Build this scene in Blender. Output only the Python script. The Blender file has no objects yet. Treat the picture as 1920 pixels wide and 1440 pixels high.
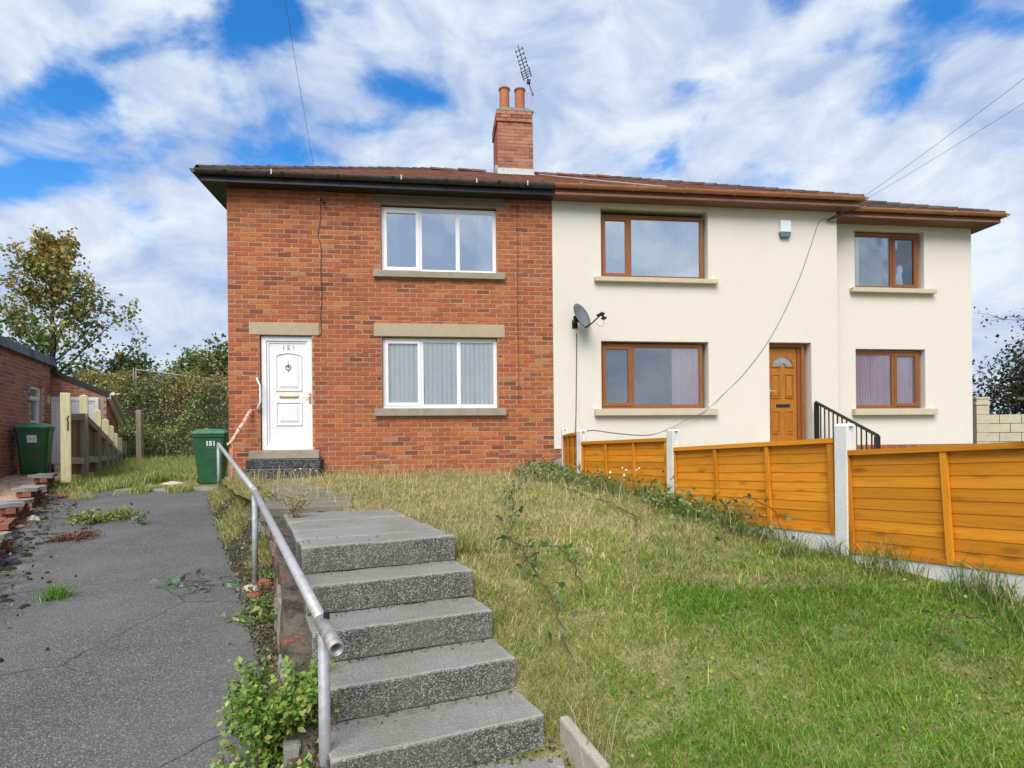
import bpy, bmesh, math, random
import numpy as np
from mathutils import Vector, Matrix, noise as mnoise

R = math.radians
rnd = random.Random(7)
scene = bpy.context.scene
C = scene.collection

# ------------------------------------------------------------------ camera, sky, sun, exposure
EYE = 1.5
cam_d = bpy.data.cameras.new('camera')
cam = bpy.data.objects.new('camera', cam_d); C.objects.link(cam)
cam.location = (0, 0, EYE)
cam.rotation_euler = (R(90), 0.0096, 0)
cam_d.sensor_width = 36; cam_d.lens = 21.0
cam_d.shift_y = 0.05625
cam_d.clip_start = 0.05; cam_d.clip_end = 3000
scene.camera = cam

SUN_EL, SUN_AZ = 46.0, 192.0      # azimuth clockwise from +Y (the way the camera looks)
world = bpy.data.worlds.new('World'); scene.world = world
world.use_nodes = True
wt = world.node_tree; wn = wt.nodes; wl = wt.links
wn.clear()
def W(t, **k):
    n = wn.new(t)
    for a, v in k.items(): setattr(n, a, v)
    return n
w_out = W('ShaderNodeOutputWorld'); w_bg = W('ShaderNodeBackground')
w_bg.inputs['Strength'].default_value = 0.1
sky = W('ShaderNodeTexSky', sky_type='NISHITA', sun_disc=False, sun_elevation=R(SUN_EL), sun_rotation=R(SUN_AZ))
sky.altitude = 100; sky.air_density = 1.0; sky.dust_density = 0.6; sky.ozone_density = 3.5
hs = W('ShaderNodeHueSaturation'); hs.inputs['Hue'].default_value = 0.502; hs.inputs['Saturation'].default_value = 1.35; hs.inputs['Value'].default_value = 0.68
wl.new(sky.outputs[0], hs.inputs['Color'])
tc = W('ShaderNodeTexCoord')
sep = W('ShaderNodeSeparateXYZ'); wl.new(tc.outputs['Generated'], sep.inputs[0])
def WM(op, a, b=None, c=None):
    n = W('ShaderNodeMath', operation=op)
    for i, v in enumerate((a, b, c)):
        if v is None: continue
        if isinstance(v, (int, float)): n.inputs[i].default_value = v
        else: wl.new(v, n.inputs[i])
    return n.outputs[0]
zz = WM('ADD', WM('MAXIMUM', sep.outputs[2], 0.0), 0.30)
cx = WM('DIVIDE', sep.outputs[0], zz); cy = WM('DIVIDE', sep.outputs[1], zz)
comb = W('ShaderNodeCombineXYZ'); wl.new(cx, comb.inputs[0]); wl.new(cy, comb.inputs[1]); comb.inputs[2].default_value = 3.0
def WN(scale, detail, rough, dist, off=(0, 0, 0)):
    mp = W('ShaderNodeMapping'); mp.inputs['Location'].default_value = off
    wl.new(comb.outputs[0], mp.inputs[0])
    n = W('ShaderNodeTexNoise'); n.inputs['Scale'].default_value = scale; n.inputs['Detail'].default_value = detail
    n.inputs['Roughness'].default_value = rough; n.inputs['Distortion'].default_value = dist
    wl.new(mp.outputs[0], n.inputs['Vector'])
    return n.outputs[0]
CLOUD_OFF = (2.3, 0.4, 0)
mpc = W('ShaderNodeMapping'); mpc.inputs['Scale'].default_value = (1, 1, 1.75); mpc.inputs['Location'].default_value = (1.37, 0.2, 0.55)
wl.new(tc.outputs['Generated'], mpc.inputs[0])
def PN(scale, detail, rough, dist):
    n = W('ShaderNodeTexNoise'); n.inputs['Scale'].default_value = scale; n.inputs['Detail'].default_value = detail
    n.inputs['Roughness'].default_value = rough; n.inputs['Distortion'].default_value = dist
    wl.new(mpc.outputs[0], n.inputs['Vector']); return n.outputs[0]
n1 = WM('ADD', WM('MULTIPLY', PN(5.2, 10, 0.56, 0.3), 0.72), WM('MULTIPLY', WN(4.6, 8, 0.58, 0.4, CLOUD_OFF), 0.28))
n1 = WM('ADD', n1, 0.058)
n2 = WN(1.3, 3, 0.5, 0.2, (5.1, 1.7, 0))
dens = WM('ADD', n1, WM('MULTIPLY', WM('SUBTRACT', n2, 0.5), 0.5))
# breaks in the cloud deck (place in the cloud plane, width, amount)
for gx, gy, rx, ry, am in ((-.80,1.0,.15,.06,.17), (-.92,1.17,.14,.06,.18), (-.80,1.28,.06,.05,.14), (-.62,.94,.07,.03,.14), (-.40,.92,.17,.055,.18), (-.20,1.05,.08,.045,.14),
                           (-.12,1.09,.05,.04,.13), (.67,1.0,.06,.09,.14), (.76,.88,.12,.035,.14), (.39,.88,.06,.025,.12)):
    ex = WM('DIVIDE', WM('SUBTRACT', cx, gx), rx); ey = WM('DIVIDE', WM('SUBTRACT', cy, gy), ry)
    g_ = WM('POWER', 2.718, WM('MULTIPLY', WM('ADD', WM('MULTIPLY', ex, ex), WM('MULTIPLY', ey, ey)), -1.0))
    dens = WM('SUBTRACT', dens, WM('MULTIPLY', g_, am))
low = W('ShaderNodeMapRange'); wl.new(sep.outputs[2], low.inputs[0])
low.inputs[1].default_value = 0.0; low.inputs[2].default_value = 0.42; low.inputs[3].default_value = 0.16; low.inputs[4].default_value = 0.0
dens = WM('ADD', dens, low.outputs[0])
mr = W('ShaderNodeMapRange', interpolation_type='SMOOTHSTEP'); wl.new(dens, mr.inputs[0])
mr.inputs[1].default_value = 0.365; mr.inputs[2].default_value = 0.53
n3 = PN(7.0, 9, 0.58, 0.5)
cr = W('ShaderNodeValToRGB'); wl.new(n3, cr.inputs[0])
cr.color_ramp.elements[0].position = 0.38; cr.color_ramp.elements[0].color = (1.36, 1.70, 2.42, 1)
cr.color_ramp.elements[1].position = 0.66; cr.color_ramp.elements[1].color = (2.48, 2.72, 3.0, 1)
wmix = W('ShaderNodeMix', data_type='RGBA')
wl.new(mr.outputs[0], wmix.inputs['Factor']); wl.new(hs.outputs[0], wmix.inputs['A']); wl.new(cr.outputs[0], wmix.inputs['B'])
wl.new(wmix.outputs['Result'], w_bg.inputs['Color']); wl.new(w_bg.outputs[0], w_out.inputs[0])

sun_d = bpy.data.lights.new('sun', 'SUN'); sun = bpy.data.objects.new('sun', sun_d); C.objects.link(sun)
sun_d.energy = 1.2; sun_d.angle = R(40); sun_d.color = (1.0, 0.94, 0.86)
sd = Vector((math.sin(R(SUN_AZ)) * math.cos(R(SUN_EL)), math.cos(R(SUN_AZ)) * math.cos(R(SUN_EL)), math.sin(R(SUN_EL))))
sun.rotation_euler = sd.to_track_quat('Z', 'Y').to_euler()
vs = scene.view_settings
vs.view_transform = 'Standard'; vs.look = 'None'; vs.gamma = 1.0; vs.use_curve_mapping = False
vs.exposure = 1.75
scene.cycles.max_bounces = 8; scene.cycles.transparent_max_bounces = 12
try: scene.cycles.use_denoising = True
except Exception: pass

# ------------------------------------------------------------------ helpers
class MB:
    """collects faces and links them as one mesh object"""
    def __init__(s, T=None): s.v = []; s.f = []; s.m = []; s.T = T
    def add(s, vs, fs, m=0):
        o = len(s.v); s.v.extend([tuple(v) for v in vs])
        s.f.extend([tuple(i + o for i in f) for f in fs]); s.m.extend([m] * len(fs))
    def box(s, a, b, m=0, rot=None, piv=None):
        x0, y0, z0 = a; x1, y1, z1 = b
        vs = [(x0,y0,z0),(x1,y0,z0),(x1,y1,z0),(x0,y1,z0),(x0,y0,z1),(x1,y0,z1),(x1,y1,z1),(x0,y1,z1)]
        if rot is not None:
            p = Vector(piv) if piv is not None else Vector(((x0+x1)/2, (y0+y1)/2, (z0+z1)/2))
            vs = [tuple(rot @ (Vector(v) - p) + p) for v in vs]
        s.add(vs, [(0,3,2,1),(4,5,6,7),(0,1,5,4),(1,2,6,5),(2,3,7,6),(3,0,4,7)], m)
    def quad(s, a, b, c, d, m=0): s.add([a, b, c, d], [(0,1,2,3)], m)
    def prism(s, poly, axis, lo, hi, m=0):
        """poly: list of 2D points; extruded along axis 0/1/2"""
        n = len(poly)
        def P(p, t):
            q = list(p); q.insert(axis, t); return tuple(q)
        vs = [P(p, lo) for p in poly] + [P(p, hi) for p in poly]
        fs = [tuple(range(n)), tuple(range(2*n-1, n-1, -1))]
        fs += [(i, i+n, (i+1) % n + n, (i+1) % n) for i in range(n)]
        s.add(vs, fs, m)
    def tube(s, pts, r, n=8, m=0, cap=True):
        pts = [Vector(p) for p in pts]; k = len(pts)
        rr = r if isinstance(r, (list, tuple)) else [r] * k
        vs = []; up = None
        for i, p in enumerate(pts):
            d = (pts[min(i+1, k-1)] - pts[max(i-1, 0)])
            d = d.normalized() if d.length > 1e-9 else Vector((0,0,1))
            if up is None: up = Vector((0,0,1)) if abs(d.z) < .9 else Vector((1,0,0))
            x = up.cross(d)
            if x.length < 1e-6: x = Vector((1,0,0)).cross(d)
            x.normalize(); y = d.cross(x); up = y
            for j in range(n):
                a = 2 * math.pi * j / n
                vs.append(p + (x * math.cos(a) + y * math.sin(a)) * rr[i])
        fs = []
        for i in range(k - 1):
            for j in range(n):
                a = i*n + j; b = i*n + (j+1) % n
                fs.append((a, b, b+n, a+n))
        if cap:
            fs.append(tuple(range(n-1, -1, -1))); fs.append(tuple(range((k-1)*n, k*n)))
        s.add(vs, fs, m)
    def lathe(s, prof, n=20, c=(0,0,0), m=0):
        vs = []; k = len(prof)
        for r_, z in prof:
            for j in range(n):
                a = 2*math.pi*j/n; vs.append((c[0]+r_*math.cos(a), c[1]+r_*math.sin(a), c[2]+z))
        fs = [(i*n+j, i*n+(j+1) % n, (i+1)*n+(j+1) % n, (i+1)*n+j) for i in range(k-1) for j in range(n)]
        s.add(vs, fs, m)
    def mesh(s, name, mats, smooth=False):
        me = bpy.data.meshes.new(name)
        vs = s.v
        if s.T is not None: vs = [tuple(s.T @ Vector(v)) for v in vs]
        me.from_pydata(vs, [], s.f)
        for q in (mats if isinstance(mats, (list, tuple)) else [mats]): me.materials.append(q)
        if any(s.m): me.polygons.foreach_set('material_index', s.m)
        if smooth: me.polygons.foreach_set('use_smooth', [True] * len(me.polygons))
        me.update()
        return me
    def build(s, name, mats, parent=None, smooth=False, bevel=0, loc=None):
        o = bpy.data.objects.new(name, s.mesh(name, mats, smooth)); C.objects.link(o)
        if parent is not None: o.parent = parent
        if loc is not None: o.location = loc
        if bevel:
            b = o.modifiers.new('bevel', 'BEVEL'); b.width = bevel; b.segments = 2; b.limit_method = 'ANGLE'; b.angle_limit = R(40)
        return o

def tag(o, label=None, cat=None, group=None, kind=None):
    if label: o['label'] = label
    if cat: o['category'] = cat
    if group: o['group'] = group
    if kind: o['kind'] = kind
    return o
def empty(name, loc=(0,0,0), rz=0.0, label=None, cat=None, group=None):
    o = bpy.data.objects.new(name, None); C.objects.link(o); o.empty_display_size = 0.1
    o.location = loc; o.rotation_euler = (0, 0, rz)
    return tag(o, label, cat, group)
def inst(name, me, parent, loc=(0,0,0), rot=(0,0,0), sc=None):
    o = bpy.data.objects.new(name, me); C.objects.link(o); o.parent = parent
    o.location = loc; o.rotation_euler = rot
    if sc: o.scale = sc
    return o

# ------------------------------------------------------------------ materials
class NT:
    def __init__(s, name):
        s.mat = bpy.data.materials.new(name); s.mat.use_nodes = True
        s.t = s.mat.node_tree; s.n = s.t.nodes; s.l = s.t.links
        s.b = s.n['Principled BSDF']
        s.out = s.n['Material Output']
    def N(s, t, **k):
        n = s.n.new(t)
        for a, v in k.items(): setattr(n, a, v)
        return n
    def put(s, v, sock):
        if isinstance(v, (int, float)): sock.default_value = v
        elif isinstance(v, (tuple, list)):
            sock.default_value = tuple(v) + ((1.0,) if len(v) == 3 and len(sock.default_value) == 4 else ())
        else: s.l.new(v, sock)
    def M(s, op, a, b=None, c=None, clamp=False):
        n = s.N('ShaderNodeMath', operation=op, use_clamp=clamp)
        for i, v in enumerate((a, b, c)):
            if v is not None: s.put(v, n.inputs[i])
        return n.outputs[0]
    def noise(s, scale, detail=4, rough=.55, vec=None, dist=0.0, sc=None, off=None):
        n = s.N('ShaderNodeTexNoise'); n.inputs['Scale'].default_value = scale
        n.inputs['Detail'].default_value = detail; n.inputs['Roughness'].default_value = rough; n.inputs['Distortion'].default_value = dist
        v = vec if vec is not None else s.co()
        if sc is not None or off is not None:
            v = s.map(v, sc, off)
        s.l.new(v, n.inputs['Vector']); return n.outputs[0]
    def map(s, v, sc=None, off=None, rot=None):
        m = s.N('ShaderNodeMapping'); s.l.new(v, m.inputs[0])
        if sc is not None: m.inputs['Scale'].default_value = sc
        if rot is not None: m.inputs['Rotation'].default_value = rot
        if off is not None: s.put(off, m.inputs['Location'])
        return m.outputs[0]
    def vor(s, scale, feature='F1', vec=None, out=0, rnd_=1.0):
        n = s.N('ShaderNodeTexVoronoi', feature=feature); n.inputs['Scale'].default_value = scale
        n.inputs['Randomness'].default_value = rnd_
        s.l.new(vec if vec is not None else s.co(), n.inputs['Vector']); return n.outputs[out]
    def co(s, kind='Object'):
        if not hasattr(s, '_tc'): s._tc = s.N('ShaderNodeTexCoord')
        return s._tc.outputs[kind]
    def wco(s):
        if not hasattr(s, '_g'): s._g = s.N('ShaderNodeNewGeometry')
        return s._g.outputs['Position']
    def rnd(s):
        """a random value for each object and each loose piece of a mesh"""
        if not hasattr(s, '_g'): s._g = s.N('ShaderNodeNewGeometry')
        oi = s.N('ShaderNodeObjectInfo')
        return s.M('FRACT', s.M('ADD', s.M('MULTIPLY', s._g.outputs['Random Per Island'], 1.0), oi.outputs['Random']))
    def ramp(s, f, stops, interp='LINEAR'):
        r = s.N('ShaderNodeValToRGB'); s.put(f, r.inputs[0]); e = r.color_ramp; e.interpolation = interp
        while len(e.elements) > 1: e.elements.remove(e.elements[-1])
        for i, (p, c) in enumerate(stops):
            q = e.elements[0] if i == 0 else e.elements.new(p)
            q.position = p
            c = (c, c, c) if isinstance(c, (int, float)) else c
            q.color = tuple(c) + (1,)
        return r.outputs[0]
    def mix(s, f, a, b, mode='MIX'):
        n = s.N('ShaderNodeMix', data_type='RGBA', blend_type=mode)
        s.put(f, n.inputs['Factor']); s.put(a, n.inputs['A']); s.put(b, n.inputs['B']); return n.outputs['Result']
    def range(s, v, a, b, c=0., d=1.):
        n = s.N('ShaderNodeMapRange'); s.put(v, n.inputs[0])
        for i, x in enumerate((a, b, c, d)): n.inputs[i+1].default_value = x
        return n.outputs[0]
    def bump(s, h, strength=.5, dist=.01):
        n = s.N('ShaderNodeBump'); n.inputs['Strength'].default_value = strength; n.inputs['Distance'].default_value = dist
        s.put(h, n.inputs['Height']); s.l.new(n.outputs[0], s.b.inputs['Normal'])
    def col(s, v): s.put(v, s.b.inputs['Base Color'])
    def rough(s, v): s.put(v, s.b.inputs['Roughness'])
    def done(s, rough=None, metal=None, spec=None):
        if rough is not None: s.rough(rough)
        if metal is not None: s.b.inputs['Metallic'].default_value = metal
        if spec is not None: s.b.inputs['Specular IOR Level'].default_value = spec
        return s.mat

def m_brick(name, stops, dark=0.55):
    t = NT(name); w = t.wco(); r = t.rnd()
    c = t.ramp(r, stops)
    big = t.noise(0.55, 2, .5, w)
    c = t.mix(t.range(big, .40, .62, 0, .32), c, (.46, .135, .052))
    st = t.noise(38, 4, .6, w, .6, sc=(.45, .45, 1.7))
    c = t.mix(t.range(st, .55, .68, 0, dark), c, (.075, .03, .025))
    fine = t.noise(160, 3, .6, w)
    c = t.mix(t.range(fine, .3, .75, .0, .22), c, (.50, .19, .085))
    c = t.mix(t.range(t.noise(1.4, 5, .65, w, .5, off=(3, 5, 2)), .5, .7, 0, .30), c, (.12, .04, .03))
    t.col(c); t.bump(t.M('ADD', fine, st), .45, .004)
    return t.done(.88, spec=.25)
BRICK = m_brick('red_brick', [(0, (.10,.042,.034)), (.05, (.20,.062,.038)), (.12, (.30,.082,.04)), (.45, (.36,.092,.040)), (.75, (.42,.118,.043)), (.93, (.48,.16,.054)), (1, (.38,.2,.11))])
BRICK_N = m_brick('neighbour_brick', [(0, (.18,.085,.075)), (.3, (.31,.135,.105)), (.7, (.37,.16,.12)), (1, (.42,.20,.14))], .35)
BRICK_CH = m_brick('chimney_brick', [(0, (.20,.10,.075)), (.2, (.34,.155,.11)), (.6, (.43,.20,.145)), (1, (.48,.27,.19))], .5)
ENG = m_brick('old_garden_brick', [(0, (.09,.05,.045)), (.4, (.21,.085,.06)), (.75, (.28,.12,.08)), (1, (.28,.21,.17))], .75)

def m_mortar(name, c0, c1):
    t = NT(name); w = t.wco()
    a = t.noise(3, 3, .5, w); b = t.noise(140, 3, .6, w)
    t.col(t.mix(t.range(b, .3, .7, 0, .5), t.mix(t.range(a, .35, .65), c0, c1), (.30, .24, .18)))
    t.bump(b, .5, .004)
    return t.done(.95, spec=.1)
MORTAR = m_mortar('buff_mortar', (.45,.31,.185), (.39,.28,.175))
MORTAR_N = m_mortar('grey_mortar', (.50,.41,.34), (.43,.35,.29))

def m_stone(name, c, spk=.5, dirt=.4):
    t = NT(name); w = t.wco()
    a = t.noise(90, 4, .65, w); b = t.noise(5, 4, .6, w, .5)
    k = t.mix(t.range(a, .35, .7, 0, spk), c, tuple(x*.42 for x in c))
    k = t.mix(t.range(b, .45, .7, 0, dirt), k, tuple(x*.5 for x in c))
    t.col(k); t.bump(a, .5, .005)
    return t.done(.9, spec=.2)
STONE = m_stone('buff_lintel_stone', (.50,.41,.285), .45, .25)
STONE_G = m_stone('grey_sill_stone', (.40,.345,.27), .6, .5)
STONE_C = m_stone('cream_sill', (.62,.54,.41), .3, .15)
CONC_POST = m_stone('fence_concrete', (.76,.765,.74), .22, .22)
STONE_OLD = m_stone('lichen_stone', (.34,.33,.29), .55, .6)
BLOCK = m_stone('cream_block', (.60,.55,.41), .35, .35)

def m_aggregate():
    t = NT('exposed_aggregate'); w = t.wco()
    geo = t._g
    sepn = t.N('ShaderNodeSeparateXYZ'); t.l.new(geo.outputs['Normal'], sepn.inputs[0])
    upf = t.range(sepn.outputs[2], .5, .9)
    warp = t.mix(.012, w, t.noise(60, 2, .5, w))
    n = t.N('ShaderNodeTexVoronoi', feature='F1'); n.inputs['Scale'].default_value = 125; t.l.new(w, n.inputs['Vector'])
    rv = t.N('ShaderNodeSeparateColor'); t.l.new(n.outputs['Color'], rv.inputs[0])
    stone = t.ramp(rv.outputs[0], [(0, (.08,.075,.066)), (.3, (.14,.131,.115)), (.55, (.22,.206,.182)), (.8, (.31,.293,.258)), (1, (.45,.425,.375))])
    gap = t.range(n.outputs['Distance'], .35, .75)
    c = t.mix(gap, stone, (.07,.065,.058))
    flat = t.ramp(t.noise(170, 4, .7, w), [(.28, (.16,.152,.135)), (.5, (.30,.288,.255)), (.72, (.48,.455,.41))])
    c = t.mix(t.M('MULTIPLY', upf, .72), c, flat)
    big = t.noise(2.6, 5, .6, w)
    c = t.mix(t.range(big, .5, .75, 0, .4), c, (.13,.12,.10))
    c = t.mix(t.range(t.noise(1.3, 5, .65, w, .6, off=(4,2,1)), .48, .62, 0, .35), c, (.20,.185,.145))
    c = t.mix(t.range(geo.outputs['Pointiness'], .515, .58, 0, .45), c, (.50,.475,.42))
    t.col(c); t.bump(t.M('SUBTRACT', 1.0, n.outputs['Distance']), .55, .006)
    return t.done(.9, spec=.25)
AGG = m_aggregate()
def m_darkstep():
    t = NT('dark_granolithic'); w = t.wco()
    a = t.vor(90, vec=w, out=1); s_ = t.N('ShaderNodeSeparateColor'); t.l.new(a, s_.inputs[0])
    c = t.ramp(s_.outputs[0], [(0, (.02,.021,.024)), (.6, (.05,.051,.055)), (.88, (.10,.10,.105)), (1, (.28,.28,.28))])
    t.col(t.mix(t.range(t.noise(6, 4, .6, w), .5, .7, 0, .4), c, (.16,.155,.15)))
    return t.done(.8, spec=.3)
DSTEP = m_darkstep()

def m_tarmac():
    t = NT('tarmac'); w = t.wco()
    v = t.N('ShaderNodeTexVoronoi', feature='F1'); v.inputs['Scale'].default_value = 120; t.l.new(w, v.inputs['Vector'])
    s_ = t.N('ShaderNodeSeparateColor'); t.l.new(v.outputs['Color'], s_.inputs[0])
    c = t.ramp(s_.outputs[0], [(0, (.07,.069,.066)), (.45, (.128,.126,.12)), (.75, (.178,.175,.167)), (.93, (.225,.221,.212)), (1, (.36,.352,.33))])
    c = t.mix(t.range(v.outputs['Distance'], .35, .7), c, (.065,.065,.064))
    big = t.noise(.9, 5, .6, w)
    c = t.mix(t.range(big, .42, .68, 0, .45), c, (.20,.197,.188))
    med = t.noise(4.5, 5, .65, w)
    c = t.mix(t.range(med, .58, .72, 0, .45), c, (.085,.084,.08))
    # cracks
    wv = t.N('ShaderNodeMix', data_type='VECTOR'); wv.inputs[0].default_value = .18
    nz = t.N('ShaderNodeTexNoise'); nz.inputs['Scale'].default_value = 2.2; nz.inputs['Detail'].default_value = 5; t.l.new(w, nz.inputs['Vector'])
    t.l.new(w, wv.inputs[4]); t.l.new(nz.outputs['Color'], wv.inputs[5])
    ck = t.vor(.62, 'DISTANCE_TO_EDGE', wv.outputs[1], 0)
    crk = t.M('MULTIPLY', t.range(ck, .0008, .004, 1, 0), t.range(t.noise(1.1, 2, .5, w, off=(3,1,0)), .44, .56))
    c = t.mix(t.M('MULTIPLY', crk, .7), c, (.018,.017,.016))
    # moss and dirt on the left edge of the drive, where the attribute says so
    at = t.N('ShaderNodeAttribute', attribute_name='edge')
    mo = t.M('MULTIPLY', t.range(t.noise(5.5, 6, .7, w), .46, .56), at.outputs['Fac'])
    c = t.mix(mo, c, t.ramp(t.noise(30, 3, .6, w), [(.3, (.028,.026,.02)), (.6, (.075,.065,.045)), (.8, (.13,.12,.09))]))
    lich = t.M('MULTIPLY', t.range(t.noise(3.1, 5, .65, w, off=(7,2,0)), .56, .64), at.outputs['Fac'])
    c = t.mix(t.M('MULTIPLY', lich, .6), c, (.30,.29,.26))
    t.col(c); t.bump(t.M('ADD', t.M('SUBTRACT', 1.0, v.outputs['Distance']), t.M('MULTIPLY', crk, -3.0)), .5, .005)
    return t.done(.85, spec=.3)
TARMAC = m_tarmac()

def m_plain(name, c, rough=.5, metal=0., var=.12, scale=8., bump=0., spec=.5):
    t = NT(name); w = t.wco(); a = t.noise(scale, 4, .6, w)
    t.col(t.mix(t.range(a, .3, .7), tuple(x*(1-var) for x in c), tuple(min(1, x*(1+var)) for x in c)))
    if bump: t.bump(t.noise(scale*12, 3, .6, w), bump, .003)
    return t.done(rough, metal, spec)
UPVC = m_plain('white_upvc', (.80,.81,.82), .35, var=.03)
UPVC2 = m_plain('white_door_panel', (.78,.79,.79), .32, var=.02)
PLASTIC_K = m_plain('black_gutter', (.018,.019,.023), .38, var=.5, scale=14)
GUTB = m_plain('brown_gutter', (.38,.165,.08), .35, var=.18, scale=5)
SOFB = m_plain('brown_soffit', (.17,.07,.038), .4, var=.15, scale=5)
GALV = m_plain('galvanised_steel', (.47,.47,.465), .55, .45, .2, 22)
GALV_P = m_plain('galvanised_post', (.37,.38,.395), .6, .35, .24, 18)
BLACKM = m_plain('black_paint', (.012,.013,.015), .4, 0, .3)
DARK = m_plain('dark_void', (.012,.012,.012), .9)
GOLD = m_plain('brass', (.62,.46,.22), .35, .8, .1)
LEAD = m_plain('lead_flashing', (.50,.50,.48), .6, .2, .25, 25)
TERRA = m_plain('terracotta', (.43,.15,.07), .75, 0, .18, 10, .3)
GREENP = m_plain('green_bin_plastic', (.022,.105,.045), .45, 0, .18, 6)
GREENL = m_plain('green_bin_lid', (.045,.17,.085), .5, 0, .25, 9)
PRINT_W = m_plain('white_print', (.75,.77,.75), .6)
PRINT_G = m_plain('faded_print', (.075,.17,.10), .6)
PRINT_R = m_plain('red_print', (.22,.045,.03), .6, 0, .5, 60)
DISH = m_plain('grey_dish', (.16,.185,.20), .5, .1, .15, 9)
CABLE = m_plain('dark_cable', (.05,.048,.045), .7)
CABLE_L = m_plain('grey_wire', (.16,.165,.17), .7)
ROOM = m_plain('room_wall', (.42,.43,.43), .9)
BLIND = m_plain('white_blind', (.92,.92,.91), .8, var=.04)
NET = m_plain('white_net_curtain', (.82,.83,.82), .9, var=.05)
PINK = m_plain('pink_blind', (.66,.26,.29), .85, var=.08)
LILAC = m_plain('lilac_curtain', (.82,.55,.64), .85, var=.05)
BOXW = m_plain('alarm_white', (.74,.78,.84), .35, var=.03)
BOXB = m_plain('alarm_blue', (.10,.17,.24), .35)

def m_render():
    t = NT('cream_pebbledash'); w = t.wco()
    a = t.noise(75, 4, .65, w); b = t.noise(.7, 4, .6, w); d = t.noise(6, 3, .6, w, sc=(1,1,.25))
    c = t.mix(t.range(b, .35, .7), (.745,.695,.625), (.725,.67,.595))
    c = t.mix(t.range(d, .5, .75, 0, .10), c, (.58,.53,.46))
    c = t.mix(t.range(t.noise(2.2, 5, .65, w, .4), .5, .75, 0, .12), c, (.63,.58,.50))
    c = t.mix(t.range(a, .55, .75, 0, .25), c, (.55,.49,.40))
    t.col(c); t.bump(a, .75, .008)
    return t.done(.92, spec=.15)
RENDER = m_render()

def m_wood(name, c0, c1, c2, axis='X', scale=1., knots=True, rough=.6):
    t = NT(name); oi = t.N('ShaderNodeObjectInfo')
    off = t.N('ShaderNodeCombineXYZ'); o10 = t.M('MULTIPLY', oi.outputs['Random'], 37.0)
    for i in range(3): t.l.new(o10, off.inputs[i])
    sc = {'X': (.8,6,14), 'Z': (9,9,.8)}[axis]
    sc = tuple(x*scale for x in sc)
    v = t.map(t.co(), sc, off.outputs[0])
    g = t.noise(2.2, 6, .65, v, 1.2)
    g2 = t.noise(9, 4, .7, v, .4)
    c = t.ramp(g, [(.28, c0), (.5, c1), (.72, c2)])
    c = t.mix(t.range(g2, .52, .78, 0, .2), c, c0)
    if knots:
        kv = t.map(t.co(), {'X': (3.2,1,9), 'Z': (9,9,2.6)}[axis], off.outputs[0])
        k = t.vor(1.0, vec=kv)
        c = t.mix(t.range(k, .07, .26, .6, 0), c, tuple(x*.35 for x in c0))
    hv = t.N('ShaderNodeHueSaturation'); t.l.new(c, hv.inputs['Color'])
    t.l.new(t.range(oi.outputs['Random'], 0, 1, .78, 1.15), hv.inputs['Value'])
    t.col(hv.outputs[0]); t.bump(t.M('ADD', g, g2), .3, .004)
    return t.done(rough, spec=.3)
FENCE = m_wood('stained_fence_board', (.55,.185,.009), (.68,.255,.012), (.74,.31,.024), 'X', 1.)
FENCE_V = m_wood('stained_fence_batten', (.52,.175,.010), (.63,.235,.012), (.68,.285,.022), 'Z', 1.)
GOLDEN = m_wood('golden_oak_upvc', (.21,.075,.022), (.29,.105,.03), (.34,.13,.04), 'Z', 2., False, .4)
GOLDEN_H = m_wood('golden_oak_upvc_rail', (.21,.075,.022), (.29,.105,.03), (.34,.13,.04), 'X', 2., False, .4)
DOORB = m_wood('golden_oak_door', (.27,.095,.012), (.40,.15,.018), (.46,.19,.03), 'Z', 2., False, .4)
OLDW = m_wood('weathered_timber', (.21,.175,.13), (.34,.295,.225), (.44,.39,.31), 'Z', 1., False, .85)
OLDWB = m_wood('brown_fence_board', (.14,.085,.045), (.21,.135,.075), (.28,.20,.12), 'Z', 1., False, .85)
CREAMW = m_wood('cream_painted_post', (.50,.44,.24), (.62,.56,.33), (.70,.64,.42), 'Z', 1., False, .8)

def m_glass(name, refl, tint):
    t = NT(name); t.n.remove(t.b)
    tr = t.N('ShaderNodeBsdfTransparent'); tr.inputs[0].default_value = tint + (1,)
    gl = t.N('ShaderNodeBsdfGlossy'); gl.inputs['Roughness'].default_value = .01; gl.inputs['Color'].default_value = (.93,.97,1,1)
    fr = t.N('ShaderNodeFresnel'); fr.inputs[0].default_value = 1.5
    nz = t.noise(1.4, 2, .5, t.wco())
    bp = t.N('ShaderNodeBump'); bp.inputs['Strength'].default_value = .06; bp.inputs['Distance'].default_value = .05
    t.l.new(nz, bp.inputs['Height']); t.l.new(bp.outputs[0], gl.inputs['Normal'])
    f = t.M('ADD', fr.outputs[0], refl, clamp=True)
    mx = t.N('ShaderNodeMixShader'); t.l.new(f, mx.inputs[0]); t.l.new(tr.outputs[0], mx.inputs[1]); t.l.new(gl.outputs[0], mx.inputs[2])
    t.l.new(mx.outputs[0], t.out.inputs[0]); return t.mat
GLASS = m_glass('window_glass', .14, (.93,.96,.96))
GLASS_R = m_glass('bright_window_glass', .48, (.92,.95,.95))
GLASS_L = m_glass('clear_window_glass', .05, (.97,.985,.985))

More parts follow.
